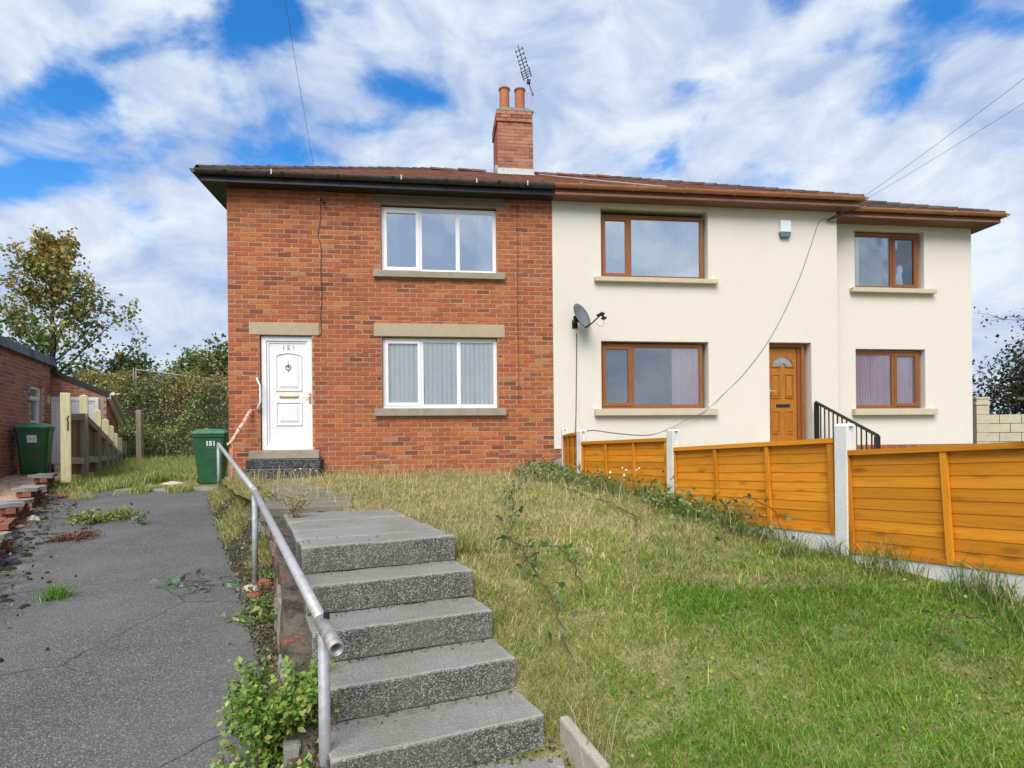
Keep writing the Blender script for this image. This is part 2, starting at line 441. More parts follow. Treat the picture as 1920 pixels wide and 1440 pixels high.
def m_tile(name, stops):
    t = NT(name); w = t.wco(); r = t.rnd()
    c = t.ramp(r, stops); n = t.noise(12, 5, .65, w)
    c = t.mix(t.range(n, .45, .7, 0, .6), c, (.06,.045,.035))
    t.col(c); t.bump(t.noise(90, 3, .6, w), .4, .004)
    return t.done(.85, spec=.25)
TILE = m_tile('red_brown_roof_tile', [(0, (.11,.05,.035)), (.4, (.19,.075,.045)), (.8, (.25,.10,.06)), (1, (.17,.13,.09))])
TILE_D = m_tile('dark_hip_tile', [(0, (.06,.045,.04)), (.5, (.10,.07,.055)), (1, (.15,.10,.075))])
SLATE = m_tile('grey_verge_tile', [(0, (.075,.10,.115)), (.5, (.12,.155,.17)), (1, (.17,.20,.21))])
SLATE_K = m_tile('black_verge', [(0, (.02,.024,.032)), (1, (.04,.046,.056))])
PAVER = m_tile('buff_paver', [(0, (.42,.26,.19)), (.35, (.58,.41,.31)), (.7, (.64,.48,.37)), (1, (.56,.35,.26))])
PEEL = NT('peeling_pink_paint'); _a = PEEL.noise(28, 5, .7, PEEL.wco(), .4, sc=(1,1,.5))
PEEL.col(PEEL.ramp(_a, [(.36, (.24,.07,.03)), (.45, (.58,.25,.14)), (.52, (.72,.50,.38)), (.66, (.74,.60,.50))])); PEEL = PEEL.done(.7)
PEEL2 = m_plain('rust_pink_post', (.60,.27,.15), .75, 0, .3, 20)

def m_soil(name, stops, scale=3.):
    t = NT(name); w = t.wco()
    a = t.noise(scale, 8, .65, w); b = t.noise(scale*14, 4, .6, w)
    c = t.ramp(a, stops); c = t.mix(t.range(b, .4, .7, 0, .6), c, (.045,.04,.025))
    t.col(c); t.bump(b, .8, .02); return t.done(.95, spec=.1)
SOIL = m_soil('lawn_soil', [(.35, (.16,.18,.045)), (.5, (.28,.26,.095)), (.65, (.42,.36,.19))], 7.)
EARTH = m_soil('dark_earth', [(.35, (.05,.043,.033)), (.55, (.10,.085,.062)), (.7, (.17,.145,.105))], 6.)
FIELD = m_soil('rough_field', [(.35, (.05,.07,.02)), (.6, (.10,.11,.04)), (.75, (.14,.13,.06))], .3)
WALLR = m_soil('rough_wall_face', [(.35, (.06,.052,.045)), (.48, (.15,.125,.10)), (.56, (.22,.19,.155)), (.64, (.20,.095,.065)), (.75, (.28,.25,.21))], 9.)

def m_leaf(name, sss=.25, rough=.6):
    """colour from the leaf's own 'tint' attribute, with a little light coming through"""
    t = NT(name); a = t.N('ShaderNodeAttribute', attribute_name='tint')
    t.n.remove(t.b)
    d = t.N('ShaderNodeBsdfDiffuse'); tl = t.N('ShaderNodeBsdfTranslucent'); g = t.N('ShaderNodeBsdfGlossy')
    g.inputs['Roughness'].default_value = .45; g.inputs['Color'].default_value = (.9,.95,.9,1)
    t.l.new(a.outputs['Color'], d.inputs[0])
    hv = t.N('ShaderNodeHueSaturation'); hv.inputs['Value'].default_value = 1.25; t.l.new(a.outputs['Color'], hv.inputs['Color']); t.l.new(hv.outputs[0], tl.inputs[0])
    m1 = t.N('ShaderNodeMixShader'); m1.inputs[0].default_value = sss; t.l.new(d.outputs[0], m1.inputs[1]); t.l.new(tl.outputs[0], m1.inputs[2])
    m2 = t.N('ShaderNodeMixShader'); m2.inputs[0].default_value = .035; t.l.new(m1.outputs[0], m2.inputs[1]); t.l.new(g.outputs[0], m2.inputs[2])
    t.l.new(m2.outputs[0], t.out.inputs[0]); return t.mat
LEAF = m_leaf('leaf'); GRASS = m_leaf('grass_blade', .45)
BARK = m_soil('bark', [(.35, (.05,.042,.033)), (.6, (.11,.095,.075))], 8.)
STEM = m_plain('red_brown_stem', (.10,.055,.038), .8, var=.3)

# ------------------------------------------------------------------ terrain
def lerp_tab(x, tab):
    return float(np.interp(x, [a for a, _ in tab], [b for _, b in tab]))
def sstep(a, b, x):
    t = np.clip((x - a) / (b - a), 0, 1); return t*t*(3-2*t)
DRZ = [(-4, -.28), (0, -.05), (10.3, .70), (11.5, .74), (14, .86), (17, 1.0), (19, 1.05)]
LAW = [(-4, -.25), (1.5, -.08), (2.4, .04), (2.7, .13), (3.0, .27), (3.27, .43), (3.56, .58), (3.84, .73), (4.4, .84), (5, .88), (6.5, .90), (11, .91), (40, .95)]
LIFT = [(1.5, .34), (2.5, .36), (3.3, .11), (3.8, -.09), (4.3, -.23), (5.2, -.16), (6.2, -.04), (7.2, 0)]
def drive_z(y): return np.interp(y, [a for a, _ in DRZ], [b for _, b in DRZ])
def lawn_z(x, y):
    x = np.asarray(x, float); y = np.asarray(y, float)
    z = np.interp(y, [a for a, _ in LAW], [b for _, b in LAW])
    z = z + np.interp(y, [a for a, _ in LIFT], [b for _, b in LIFT]) * sstep(.3, 2.1, x)
    z = z + .018*np.sin(x*3.1 + y*1.7) + .014*np.sin(x*5.3 - y*4.1 + 1.0)
    return z
# right and left edge of the drive: (y, x)
DR = [(-4, .9), (1.5, -.42), (2.5, -.86), (3.14, -1.16), (4.0, -1.62), (5.06, -2.2), (6.59, -3.05), (8.53, -4.15), (9.6, -4.72), (10.35, -4.95)]
DL = [(-4, -1.2), (0, -2.4), (4, -3.95), (5.73, -5.0), (7.13, -6.0), (8.74, -7.05), (10.5, -8.1)]
def dr_x(y): return np.interp(y, [a for a, _ in DR], [b for _, b in DR])
def dl_x(y): return np.interp(y, [a for a, _ in DL], [b for _, b in DL])

def grid_obj(name, xs_of_y, ys, nx, zf, mat, kind='structure', attr=None, smooth=True):
    vs = []; at = []
    for y in ys:
        a, b = xs_of_y(y)
        for i in range(nx + 1):
            x = a + (b - a) * i / nx
            vs.append((x, y, float(zf(x, y))))
            if attr: at.append(attr(x, y, i / nx))
    n = nx + 1
    fs = [(j*n+i, j*n+i+1, (j+1)*n+i+1, (j+1)*n+i) for j in range(len(ys)-1) for i in range(nx)]
    me = bpy.data.meshes.new(name); me.from_pydata(vs, [], fs); me.materials.append(mat)
    me.polygons.foreach_set('use_smooth', [smooth]*len(me.polygons))
    if attr:
        q = me.attributes.new('edge', 'FLOAT', 'POINT'); q.data.foreach_set('value', at)
    o = bpy.data.objects.new(name, me); C.objects.link(o); o['kind'] = kind
    return o

# wide ground sheet to the horizon, always below the nearer sheets
gb = MB()
gs = [-1500, -400, -120, -60, -30, -18, -12, -6, 0, 6, 12, 18, 30, 60, 120, 400, 1500]
def far_z(x, y):
    return -.45 + .9 * float(sstep(2, 14, y)) + .12*math.sin(x*.07)*float(sstep(40, 120, abs(x)+abs(y)))
for i in range(len(gs)-1):
    for j in range(len(gs)-1):
        gb.quad((gs[i], gs[j], far_z(gs[i], gs[j])), (gs[i+1], gs[j], far_z(gs[i+1], gs[j])), (gs[i+1], gs[j+1], far_z(gs[i+1], gs[j+1])), (gs[i], gs[j+1], far_z(gs[i], gs[j+1])))
tag(gb.build('ground', FIELD), kind='structure')

def dz_n(x, y): return drive_z(y) + .006*math.sin(x*2.3 + y*1.1) + .004*math.sin(x*6.1 - y*3.2)
def edge_attr(x, y, t):
    a = float(sstep(.34, .02, t)) if t < .34 else 0.0
    b = float(sstep(.87, .99, t))
    return max(a, b) * (.45 + .55*float(sstep(2, 6, y)))
grid_obj('driveway', lambda y: (float(dl_x(y)) - .12, float(dr_x(y)) + .12), list(np.linspace(-4, 10.42, 80)), 26, dz_n, TARMAC, attr=edge_attr)
# worn concrete slab between the tarmac and the back grass
cs = MB(); cs.box((-6.9, 10.36, .52), (-4.96, 11.9, .735))
tag(cs.build('concrete_path', STONE_OLD, bevel=.01), kind='structure')

def lawn_left(y):
    # under the steps, then the edge of the drive, then the house's side
    if y < 5.2: return float(np.interp(y, [-4, 2.4, 3.5, 5.2], [1.0, -.38, -.85, -1.5]))
    return float(np.interp(y, [5.2, 6.0, 6.59, 8.53, 9.6, 10.35, 20], [-1.5, -2.45, -3.0, -4.1, -4.68, -4.9, -4.9]))
grid_obj('lawn', lambda y: (lawn_left(y), 16.0), list(np.concatenate([np.linspace(-4, 1.2, 12), np.linspace(1.4, 13.5, 95)])), 90, lawn_z, SOIL)
grid_obj('back_lawn', lambda y: (-14.5, -4.5), list(np.linspace(10.2, 19.5, 30)), 34,
         lambda x, y: drive_z(y) + .01 + .02*math.sin(x*2.7+y) + (0.0 if y > 10.7 else -.05), SOIL)
def emb_z(x, y):
    return 1.0 + 2.5 * float(sstep(17.2, 20.8, y)) + .15*math.sin(x*1.3) * float(sstep(17.5, 20, y)) - .25*float(sstep(21.5, 26, y))
grid_obj('embankment', lambda y: (-34, 2), list(np.linspace(16.8, 34, 30)), 40, emb_z, EARTH)

# ------------------------------------------------------------------ house frame: u along the front, v back from it, z up
AL = R(7); HX, HY, HZ = -4.903, 10.35, .88
HT = Matrix.Translation((0, 0, -HZ))     # meshes are written with real heights, the Empty stands on the ground
def HB(): return MB(HT)
def house_pt(u, v, z):
    return Vector((HX + u*math.cos(AL) - v*math.sin(AL), HY + u*math.sin(AL) + v*math.cos(AL), z))

brick_house = empty('brick_house', (HX, HY, HZ), AL, 'red brick half of the semi-detached pair with black gutter and white front door', 'house')
o_ = house_pt(5.72, 0, HZ)
rendered_house = empty('rendered_house', (HX, HY, HZ), AL, 'cream rendered house with brown gutters and brown window frames, joined to the brick one', 'house')

def wall_shell(mb, u0, u1, z0, z1, ops, v0, v1, mwall=0, mrev=0, sides=True):
    """a front wall from v0 to v1 with openings (u0,u1,z0,z1)"""
    us = sorted({u0, u1, *[o[0] for o in ops], *[o[1] for o in ops]})
    zs = sorted({z0, z1, *[o[2] for o in ops], *[o[3] for o in ops]})
    for i in range(len(us)-1):
        for j in range(len(zs)-1):
            um, zm = (us[i]+us[i+1])/2, (zs[j]+zs[j+1])/2
            if any(o[0] < um < o[1] and o[2] < zm < o[3] for o in ops): continue
            a, b, c, d = us[i], us[i+1], zs[j], zs[j+1]
            mb.quad((a,v0,c), (b,v0,c), (b,v0,d), (a,v0,d), mwall)
            mb.quad((b,v1,c), (a,v1,c), (a,v1,d), (b,v1,d), mrev)
    for a, b, c, d in ops:
        mb.quad((a,v0,c), (a,v1,c), (a,v1,d), (a,v0,d), mrev)
        mb.quad((b,v1,c), (b,v0,c), (b,v0,d), (b,v1,d), mrev)
        mb.quad((a,v1,d), (b,v1,d), (b,v0,d), (a,v0,d), mrev)
        mb.quad((a,v0,c), (b,v0,c), (b,v1,c), (a,v1,c), mrev)
    if sides:
        mb.quad((u0,v1,z0), (u0,v0,z0), (u0,v0,z1), (u0,v1,z1), mwall)
        mb.quad((u1,v0,z0), (u1,v1,z0), (u1,v1,z1), (u1,v0,z1), mwall)
        mb.quad((u0,v0,z1), (u1,v0,z1), (u1,v1,z1), (u0,v1,z1), mwall)

# --- brick house shell
UB = 5.72; DEEP = 7.2; ZT = 5.965; ZB = .70
W_UP = (2.61, 4.695, 4.565, 5.785); W_LO = (2.615, 4.69, 2.115, 3.40); D_OP = (.52, 1.405, 1.385, 3.40)
wb = HB()
wall_shell(wb, 0, UB, ZB, ZT, [W_UP, W_LO, D_OP], 0, .26, 0, 1)
wb.quad((.001,DEEP,ZB), (.001,.26,ZB), (.001,.26,ZT), (.001,DEEP,ZT), 0)
wb.quad((0,DEEP,ZB), (UB,DEEP,ZB), (UB,DEEP,ZT), (0,DEEP,ZT), 0)
wb.build('wall', [MORTAR, MORTAR], brick_house)
rb_ = HB()
for (a, b) in ((0.03, UB-.03), (UB+.03, 14.6)):
    rb_.quad((a,3.4,.9), (b,3.4,.9), (b,3.4,5.95), (a,3.4,5.95))
    for z in (1.36, 3.75, 5.94):
        rb_.quad((a,.27,z), (min(b,11.41),.27,z), (min(b,11.41),3.4,z), (a,3.4,z))
        if b > 12: rb_.quad((11.43,.63,z), (b,.63,z), (b,3.4,z), (11.43,3.4,z))
    if a > 5:
        for u in (5.75, 9.3, 11.43, 14.6): rb_.quad((u,.63,.9), (u,3.4,.9), (u,3.4,5.95), (u,.63,5.95))
    else:
        for u in (.04, 2.2, UB-.04): rb_.quad((u,.3,.9), (u,3.4,.9), (u,3.4,5.95), (u,.3,5.95))
    rb_.build('room_lining', ROOM, brick_house if a < 5 else rendered_house); rb_ = HB()

# --- bricks: a shared set of slightly different bricks, front face chamfered
BL, BH, PL, PH = .2262, .0690, .2400, .0832
def brick_verts(u0, u1, z0, z1, vb, vf, ch=.005, j=0.0, r=rnd):
    q = lambda: (r.random()-.5)*j
    a = [(u0,vb,z0), (u1,vb,z0), (u1,vb,z1), (u0,vb,z1)]
    m = [(u0+q(),vf+ch,z0+q()), (u1+q(),vf+ch,z0+q()), (u1+q(),vf+ch,z1+q()), (u0+q(),vf+ch,z1+q())]
    f = [(m[0][0]+ch,vf+q()*.6,m[0][2]+ch), (m[1][0]-ch,vf+q()*.6,m[1][2]+ch), (m[2][0]-ch,vf+q()*.6,m[2][2]-ch), (m[3][0]+ch,vf+q()*.6,m[3][2]-ch)]
    fs = [(8,9,10,11)]
    for k in range(4):
        n = (k+1) % 4
        fs += [(k,n,4+n,4+k), (4+k,4+n,8+n,8+k)]
    return a+m+f, fs
brick_meshes = []
for k in range(6):
    b = MB(); vs_, fs_ = brick_verts(0, BL, 0, BH, .03, -.005, .0035, .007); b.add(vs_, fs_)
    brick_meshes.append(b.mesh('brick', BRICK))
blocks = [W_UP, W_LO, D_OP, (2.48,4.825,5.785,5.905), (2.478,4.823,3.40,3.64), (.35,1.53,3.40,3.625), (2.482,4.835,1.975,2.115), (2.478,4.832,4.45,4.565),
          (.355,1.535,1.235,1.385), (2.494,2.733,1.225,1.313), (4.452,4.69,1.225,1.313), (1.988,2.228,5.675,5.76)]
cand = []
k = 0; z = ZB
while z + BH < ZT + .01:
    off = 0 if k % 2 == 0 else -.120
    segs = []; u = off
    while u < UB:
        a, b = max(u, 0.004), min(u + BL, UB - .004)
        u += PL
        if b - a < .035: continue
        cuts = [(a, b)]
        for o in blocks:
            if o[2] < z + BH/2 < o[3]:
                nc = []
                for (c, d) in cuts:
                    if d <= o[0] or c >= o[1]: nc.append((c, d)); continue
                    if c < o[0] - .012: nc.append((c, o[0] - .008))
                    if d > o[1] + .012: nc.append((o[1] + .008, d))
                cuts = nc
        segs += [q for q in cuts if q[1] - q[0] > .03]
    for (a, b) in segs: cand.append((a, b, z))
    z += PH; k += 1
full = [c for c in cand if abs((c[1]-c[0]) - BL) < .001 and c[2] > .95]
full.sort(key=lambda c: (house_pt(c[0], 0, c[2]) - Vector((0, 0, EYE))).length)
sel = set(full[:296])
rest = HB()
for (a, b, z) in cand:
    dv = rnd.uniform(-.002, .003)
    if (a, b, z) in sel:
        inst('brick', rnd.choice(brick_meshes), brick_house, (a, dv, z - HZ))
    else:
        vs_, fs_ = brick_verts(a, b, z, z + BH, .03, -.005 + dv, .0035, .007); rest.add(vs_, fs_)
# return bricks on the door and window reveals
for (a, b, c, d) in (W_UP, W_LO, D_OP):
    z = ZB
    while z < ZT:
        if z > c and z + BH < d:
            for (u, s) in ((a, 1), (b, -1)):
                rest.box((u - .004 if s > 0 else u - .005, .012, z), (u + .005 if s > 0 else u + .004, .10, z + BH))
        z += PH
tag(rest.build('brickwork', BRICK, brick_house), kind='stuff')

def part_box(name, a, b, mat, parent, bevel=.006, label=None):
    m = HB(); m.box(a, b); o = m.build(name, mat, parent, bevel=bevel)
    if label: o['label'] = label
    return o
part_box('lintel', (2.48, -.016, 5.79), (4.825, .10, 5.90), m_stone('weathered_shaded_lintel_stone', (.24,.21,.165), .5, .6), brick_house)  # weathered stone, coloured darker still to carry the shade under the eaves
part_box('lintel', (2.478, -.016, 3.405), (4.823, .10, 3.637), STONE, brick_house)
part_box('lintel', (.35, -.016, 3.405), (1.53, .10, 3.622), STONE, brick_house)
part_box('sill', (2.478, -.085, 4.452), (4.832, .10, 4.562), STONE_G, brick_house)
part_box('sill', (2.482, -.085, 1.978), (4.835, .10, 2.112), STONE_G, brick_house)
part_box('threshold', (.355, -.12, 1.238), (1.535, .20, 1.384), STONE_G, brick_house, .012)
for (u, z, dark) in ((2.497, 1.229, 1), (4.455, 1.229, 0), (1.991, 5.678, 0)):
    m = HB(); w_, h_ = .232, .082
    m.box((u, .012, z), (u+w_, .03, z+h_), 1)
    for i in range(8 if dark or z < 2 else 9):
        n_ = 8 if z < 2 else 9
        x = u + w_*i/n_; m.box((x, -.010, z), (x + w_/n_*.42, .012, z+h_), 0)
    m.box((u+w_-.012, -.010, z), (u+w_, .012, z+h_), 0)
    for j in range(5 if z < 2 else 2):
        n_ = 4 if z < 2 else 1
        zz_ = z + (h_-.010)*j/n_; m.box((u, -.0085, zz_), (u+w_, .012, zz_+.010), 0)
    m.build('air_brick', [BRICK if not dark else BRICK_N, DARK], brick_house)

def ring_frame(m, a, b, c, d, w_, v0, v1):
    o = [(a,c), (b,c), (b,d), (a,d)]; i = [(a+w_,c+w_), (b-w_,c+w_), (b-w_,d-w_), (a+w_,d-w_)]
    vs = [(p[0],v0,p[1]) for p in o] + [(p[0],v0,p[1]) for p in i] + [(p[0],v1,p[1]) for p in o] + [(p[0],v1,p[1]) for p in i]
    fs = []
    for k in range(4):
        n = (k+1) % 4; fs += [(k,n,4+n,4+k), (4+k,4+n,12+n,12+k), (n,k,8+k,8+n), (8+n,8+k,12+k,12+n)]
    m.add(vs, fs)
# --- windows
def window(parent, op, mull, opener, mat, math_, glass, v=.085, fw=.055, name='window'):
    """op: opening; mull: u positions of mullions; opener: index of the sash light"""
    a, b, c, d = op; a += .004; b -= .004; c += .004; d -= .012
    f = HB(); th = .06
    ring_frame(f, a, b, c, d, fw, v, v+th)
    edges = [a+fw] + [x for m_ in mull for x in (m_-fw*.42, m_+fw*.42)] + [b-fw]
    win = f.build(name, mat, parent, bevel=.006)
    for m_ in mull:
        h = HB(); h.box((m_-fw*.42, v+.001, c+fw), (m_+fw*.42, v+th, d-fw)); h.build('mullion', mat, win, bevel=.006)
    h = HB(); h.box((a+.01, v-.022, c-.002), (b-.01, v-.0005, c+.022)); h.build('drip_bar', math_, win, bevel=.004)
    for i in range(len(mull)+1):
        l, r_ = edges[2*i], edges[2*i+1]; lo, hi = c+fw, d-fw
        if i == opener:
            s = HB(); q = fw*.85; e = .012
            ring_frame(s, l-e, r_+e, lo-e, hi+e, q+e, v-.014, v+.03); s.build('sash', mat, win, bevel=.006)
            l += q; r_ -= q; lo += q; hi -= q
        else:
            s = HB(); ring_frame(s, l, r_, lo, hi, .014, v+.004, v+.045); s.build('bead', math_, win)
        p = HB(); p.box((l, v+.018, lo), (r_, v+.030, hi))
        p.build('pane', glass, win)
    return win
window(brick_house, (2.61, 4.695, 4.565, 5.76), [3.30, 3.985], 0, UPVC, UPVC, GLASS_R)
window(brick_house, W_LO, [3.31, 3.985], 0, UPVC, UPVC, GLASS_L)

# --- white front door
frame_bars = ring_frame
dm = HB(); dm.box((.66, .085, 1.50), (1.31, .13, 3.29))
door = dm.build('door', UPVC2, brick_house, bevel=.004)
m = HB(); frame_bars(m, .535, 1.40, 1.387, 3.392, .085, .05, .14); m.build('door_frame', UPVC, door, bevel=.008)
m = HB(); frame_bars(m, .622, 1.317, 1.474, 3.305, .034, .072, .14); m.build('door_stop', UPVC, door, bevel=.006)
def arch_panel(m, a, b, c, d, rise, w_, v0, v1, n=12):
    """a moulding with a curved head"""
    xs = [a + (b-a)*i/n for i in range(n+1)]
    top = [d + rise*(1 - ((x-(a+b)/2)/((b-a)/2))**2) for x in xs]
    for i in range(n):
        m.add([(xs[i],v0,top[i]-w_), (xs[i+1],v0,top[i+1]-w_), (xs[i+1],v0,top[i+1]), (xs[i],v0,top[i]),
               (xs[i],v1,top[i]-w_), (xs[i+1],v1,top[i+1]-w_), (xs[i+1],v1,top[i+1]), (xs[i],v1,top[i])],
              [(0,1,2,3), (0,4,5,1), (3,2,6,7)])
    m.box((a, v0, c), (a+w_, v1, d)); m.box((b-w_, v0, c), (b, v1, d)); m.box((a+w_, v0+.0004, c), (b-w_, v1, c+w_))
m = HB(); arch_panel(m, .765, 1.215, 2.43, 3.06, .055, .022, .068, .086)
m.build('panel_moulding', UPVC2, door, bevel=.004)
m = HB(); frame_bars(m, .765, 1.215, 1.82, 2.24, .022, .068, .086); m.build('panel_moulding', UPVC2, door, bevel=.004)
def raised(m, a, b, c, d, s, v0, v1):
    m.add([(a,v1,c), (b,v1,c), (b,v1,d), (a,v1,d), (a+s,v0,c+s), (b-s,v0,c+s), (b-s,v0,d-s), (a+s,v0,d-s)],
          [(4,5,6,7), (0,1,5,4), (1,2,6,5), (2,3,7,6), (3,0,4,7)])
m = HB(); raised(m, .805, 1.175, 2.47, 3.03, .045, .07, .0855); m.build('panel', UPVC2, door)
m = HB(); raised(m, .805, 1.175, 1.86, 2.20, .055, .068, .0855); m.build('panel', UPVC2, door)
m = HB(); m.box((.83, .073, 2.305), (1.155, .087, 2.362)); m.box((.85, .066, 2.318), (1.135, .073, 2.350)); m.build('letterbox', GOLD, door, bevel=.004)
m = HB(); m.box((1.335, .03, 2.215), (1.372, .052, 2.40)); m.box((1.243, .008, 2.315), (1.362, .022, 2.332)); m.box((1.345, .02, 2.312), (1.362, .032, 2.335)); m.build('handle', GOLD, door, bevel=.004)
m = HB()
m.lathe([(.0, .0), (.016, .01), (.022, .04), (.012, .075), (.008, .1), (.014, .115), (0, .13)], 10, (.985, .078, 2.83))
pts = [(.985 + .042*math.sin(a), .066, 2.862 + .042*math.cos(a) - .015) for a in np.linspace(.5, 2*math.pi-.5, 14)]
m.tube(pts, .008, 6); m.lathe([(0, -.03), (.012, -.015), (.0, .01)], 8, (.985, .07, 2.79)); m.build('knocker', m_plain('dull_brass', (.24,.17,.085), .45, .5), door, True)

def text_part(name, s, parent, size, mat, depth=.003, loc=None, mtx=None, sx=1.0, font_off=0.0):
    cu = bpy.data.curves.new(name, 'FONT'); cu.body = s; cu.size = size; cu.extrude = depth; cu.align_x = 'CENTER'; cu.align_y = 'CENTER'
    cu.offset = font_off; cu.resolution_u = 2
    tmp = bpy.data.objects.new('tmp', cu); C.objects.link(tmp)
    dg = bpy.context.evaluated_depsgraph_get(); me = bpy.data.meshes.new_from_object(tmp.evaluated_get(dg))
    bpy.data.objects.remove(tmp)
    me.transform(Matrix.Diagonal((sx, 1, 1, 1))); me.materials.clear(); me.materials.append(mat); me.name = name
    o = bpy.data.objects.new(name, me); C.objects.link(o); o.parent = parent
    o.rotation_euler = (R(90), 0, 0); o.location = loc
    return o
for i, ch in enumerate('151'):
    t_ = text_part('house_number', ch, door, .115, m_plain('silver_digit', (.50,.51,.50), .35, .2), .006, ((.90, .985, 1.07)[i], .08, 3.20 - HZ), font_off=.003)

# dark granolithic steps up to the door
st = empty('door_steps', tuple(house_pt(.8, -.4, .74)), AL, 'three worn dark granite-like steps below the white front door', 'steps')
for (a, b, v0, z0, z1) in ((.37, 1.59, -.32, 1.085, 1.232), (.35, 1.60, -.62, .935, 1.083), (.36, 1.60, -.92, .72, .933)):
    m = MB(); m.box((a-.8, v0+.4, z0-.74), (b-.8, -.012+.4, z1-.74)); m.build('step', DSTEP, st, bevel=.012)
    m = MB(); m.box((a-.78, v0+.4-.002, z1-.74-.004), (b-.82, v0+.4+.02, z1-.74+.002)); m.build('worn_edge', STONE_OLD, st.children[-1])

# --- rendered house shell
R1 = (6.645, 8.745, 4.545, 5.865); R2 = (6.63, 8.735, 2.095, 3.365); DB = (9.965, 10.84, 1.36, 3.375)
UE = 11.40; ZR = 1.365
wr = HB()
wall_shell(wr, UB+.004, UE, ZR, ZT+.02, [R1, R2, DB], -.012, .26)
SB = .35
S1 = (12.05, 13.605, 4.555, 5.755); S2 = (12.05, 13.61, 2.10, 3.325)
wall_shell(wr, UE, 14.69, ZR, ZT, [S1, S2], SB, SB+.26)
wr.quad((UE,SB,ZR), (UE,-.012,ZR), (UE,-.012,ZT), (UE,SB,ZT)) ; wr.quad((UE,-.012,ZR), (UE,SB,ZR), (UE,SB,ZT), (UE,-.012,ZT))
wr.quad((14.689,SB,ZB), (14.689,DEEP,ZB), (14.689,DEEP,ZT), (14.689,SB,ZT)); wr.quad((UB,DEEP,ZB), (14.69,DEEP,ZB), (14.69,DEEP,ZT), (UB,DEEP,ZT))
wr.build('wall', RENDER, rendered_house)
# red brick plinth under the render
m = HB(); m.box((UB+.004, .004, ZB), (UE-.004, .2, ZR-.002)); m.box((UE, SB+.012, ZB), (14.67, SB+.25, ZR-.002)); m.build('plinth', MORTAR_N, rendered_house)
m = HB(); z = ZB; k = 0
while z + BH < ZR:
    for (ua, ub_, v_) in ((UB+.01, UE-.01, .004), (UE+.01, 14.66, SB+.012)):
        u = ua - (.12 if k % 2 else 0)
        while u < ub_:
            a, b = max(u, ua), min(u+BL, ub_); u += PL
            if b - a > .03:
                vs_, fs_ = brick_verts(a, b, z, z+BH, v_+.02, v_-.008, .005, .005); m.add(vs_, fs_)
    z += PH; k += 1
tag(m.build('plinth_brickwork', BRICK, rendered_house), kind='stuff')
window(rendered_house, (6.645, 8.70, 4.548, 5.78), [7.225], 0, GOLDEN, GOLDEN_H, GLASS_R, .09, .06)
window(rendered_house, (6.63, 8.665, 2.098, 3.345), [7.255], 0, GOLDEN, GOLDEN_H, GLASS, .09, .06)
window(rendered_house, (12.05, 13.56, 4.558, 5.735), [12.95], 1, GOLDEN, GOLDEN_H, GLASS, SB+.09, .06)
window(rendered_house, (12.05, 13.57, 2.103, 3.305), [12.965], 1, GOLDEN, GOLDEN_H, GLASS_L, SB+.09, .06)
for (a, b, z0, z1, v) in ((6.505, 8.90, 4.46, 4.543, 0), (6.485, 8.875, 1.965, 2.093, 0), (11.925, 13.80, 4.462, 4.553, SB), (11.95, 13.80, 1.968, 2.098, SB)):
    part_box('sill', (a, v-.115, z0), (b, v+.08, z1), STONE_C, rendered_house, .008)

# golden oak door
m = HB(); m.box((10.045, .16, 1.42), (10.635, .21, 3.285)); bdoor = m.build('door', DOORB, rendered_house, bevel=.004)
m = HB(); frame_bars(m, 9.968, 10.775, 1.362, 3.372, .07, .10, .22); m.build('door_frame', GOLDEN, bdoor, bevel=.008)
m = HB(); m.box((10.638, .135, 1.43), (10.704, .22, 3.30)); m.box((10.038, .135, 3.287), (10.638, .22, 3.302)); m.build('door_stop', GOLDEN, bdoor, bevel=.006)
for (a, b, c, d) in ((10.11, 10.285, 2.30, 2.78), (10.395, 10.57, 2.30, 2.78), (10.11, 10.285, 1.60, 2.06), (10.395, 10.57, 1.60, 2.06)):
    m = HB(); frame_bars(m, a, b, c, d, .022, .143, .161); m.build('panel_moulding', DOORB, bdoor, bevel=.004)
    m = HB(); raised(m, a+.03, b-.03, c+.03, d-.03, .02, .146, .1605); m.build('panel', DOORB, bdoor)
m = HB(); c_ = (10.34, 2.93); n = 16
ring = lambda r_: [(c_[0]+r_*math.cos(math.pi*i/n), c_[1]+r_*.82*math.sin(math.pi*i/n)) for i in range(n+1)]
ro, ri = ring(.245), ring(.21)
for i in range(n):
    m.add([(ri[i][0],.14,ri[i][1]), (ro[i][0],.14,ro[i][1]), (ro[i+1][0],.14,ro[i+1][1]), (ri[i+1][0],.14,ri[i+1][1]), (ri[i][0],.165,ri[i][1]), (ro[i][0],.165,ro[i][1]), (ro[i+1][0],.165,ro[i+1][1]), (ri[i+1][0],.165,ri[i+1][1])],
          [(0,1,2,3), (1,5,6,2), (4,0,3,7)])
m.box((10.095, .1405, 2.91), (10.28, .165, 2.935)); m.box((10.40, .1405, 2.91), (10.585, .165, 2.935))
m.tube([(10.34 + .062*math.cos(a), .15, 2.925 + .06*math.sin(a)) for a in np.linspace(0, math.pi, 9)], .012, 6)
fan = m.build('fanlight_frame', DOORB, bdoor)
m = HB(); m.add([(c_[0], .155, c_[1])] + [(p[0], .155, p[1]) for p in ri], [(0, i+1, i+2) for i in range(n)]); m.build('fanlight', m_glass('fanlight_glass', .42, (.6,.7,.75)), bdoor)
m = HB()
for s in (-1, 1):
    m.tube([(c_[0]+s*x, .151, c_[1]+y) for x, y in ((0,.15),(.03,.10),(.08,.12),(.10,.07),(.06,.05),(.10,.02),(.16,.05),(.15,.09))], .004, 5)
    m.tube([(c_[0]+s*x, .151, c_[1]+y) for x, y in ((0,.06),(.03,.09),(.0,.13))], .004, 5)
m.build('lead_tracery', LEAD, bdoor)
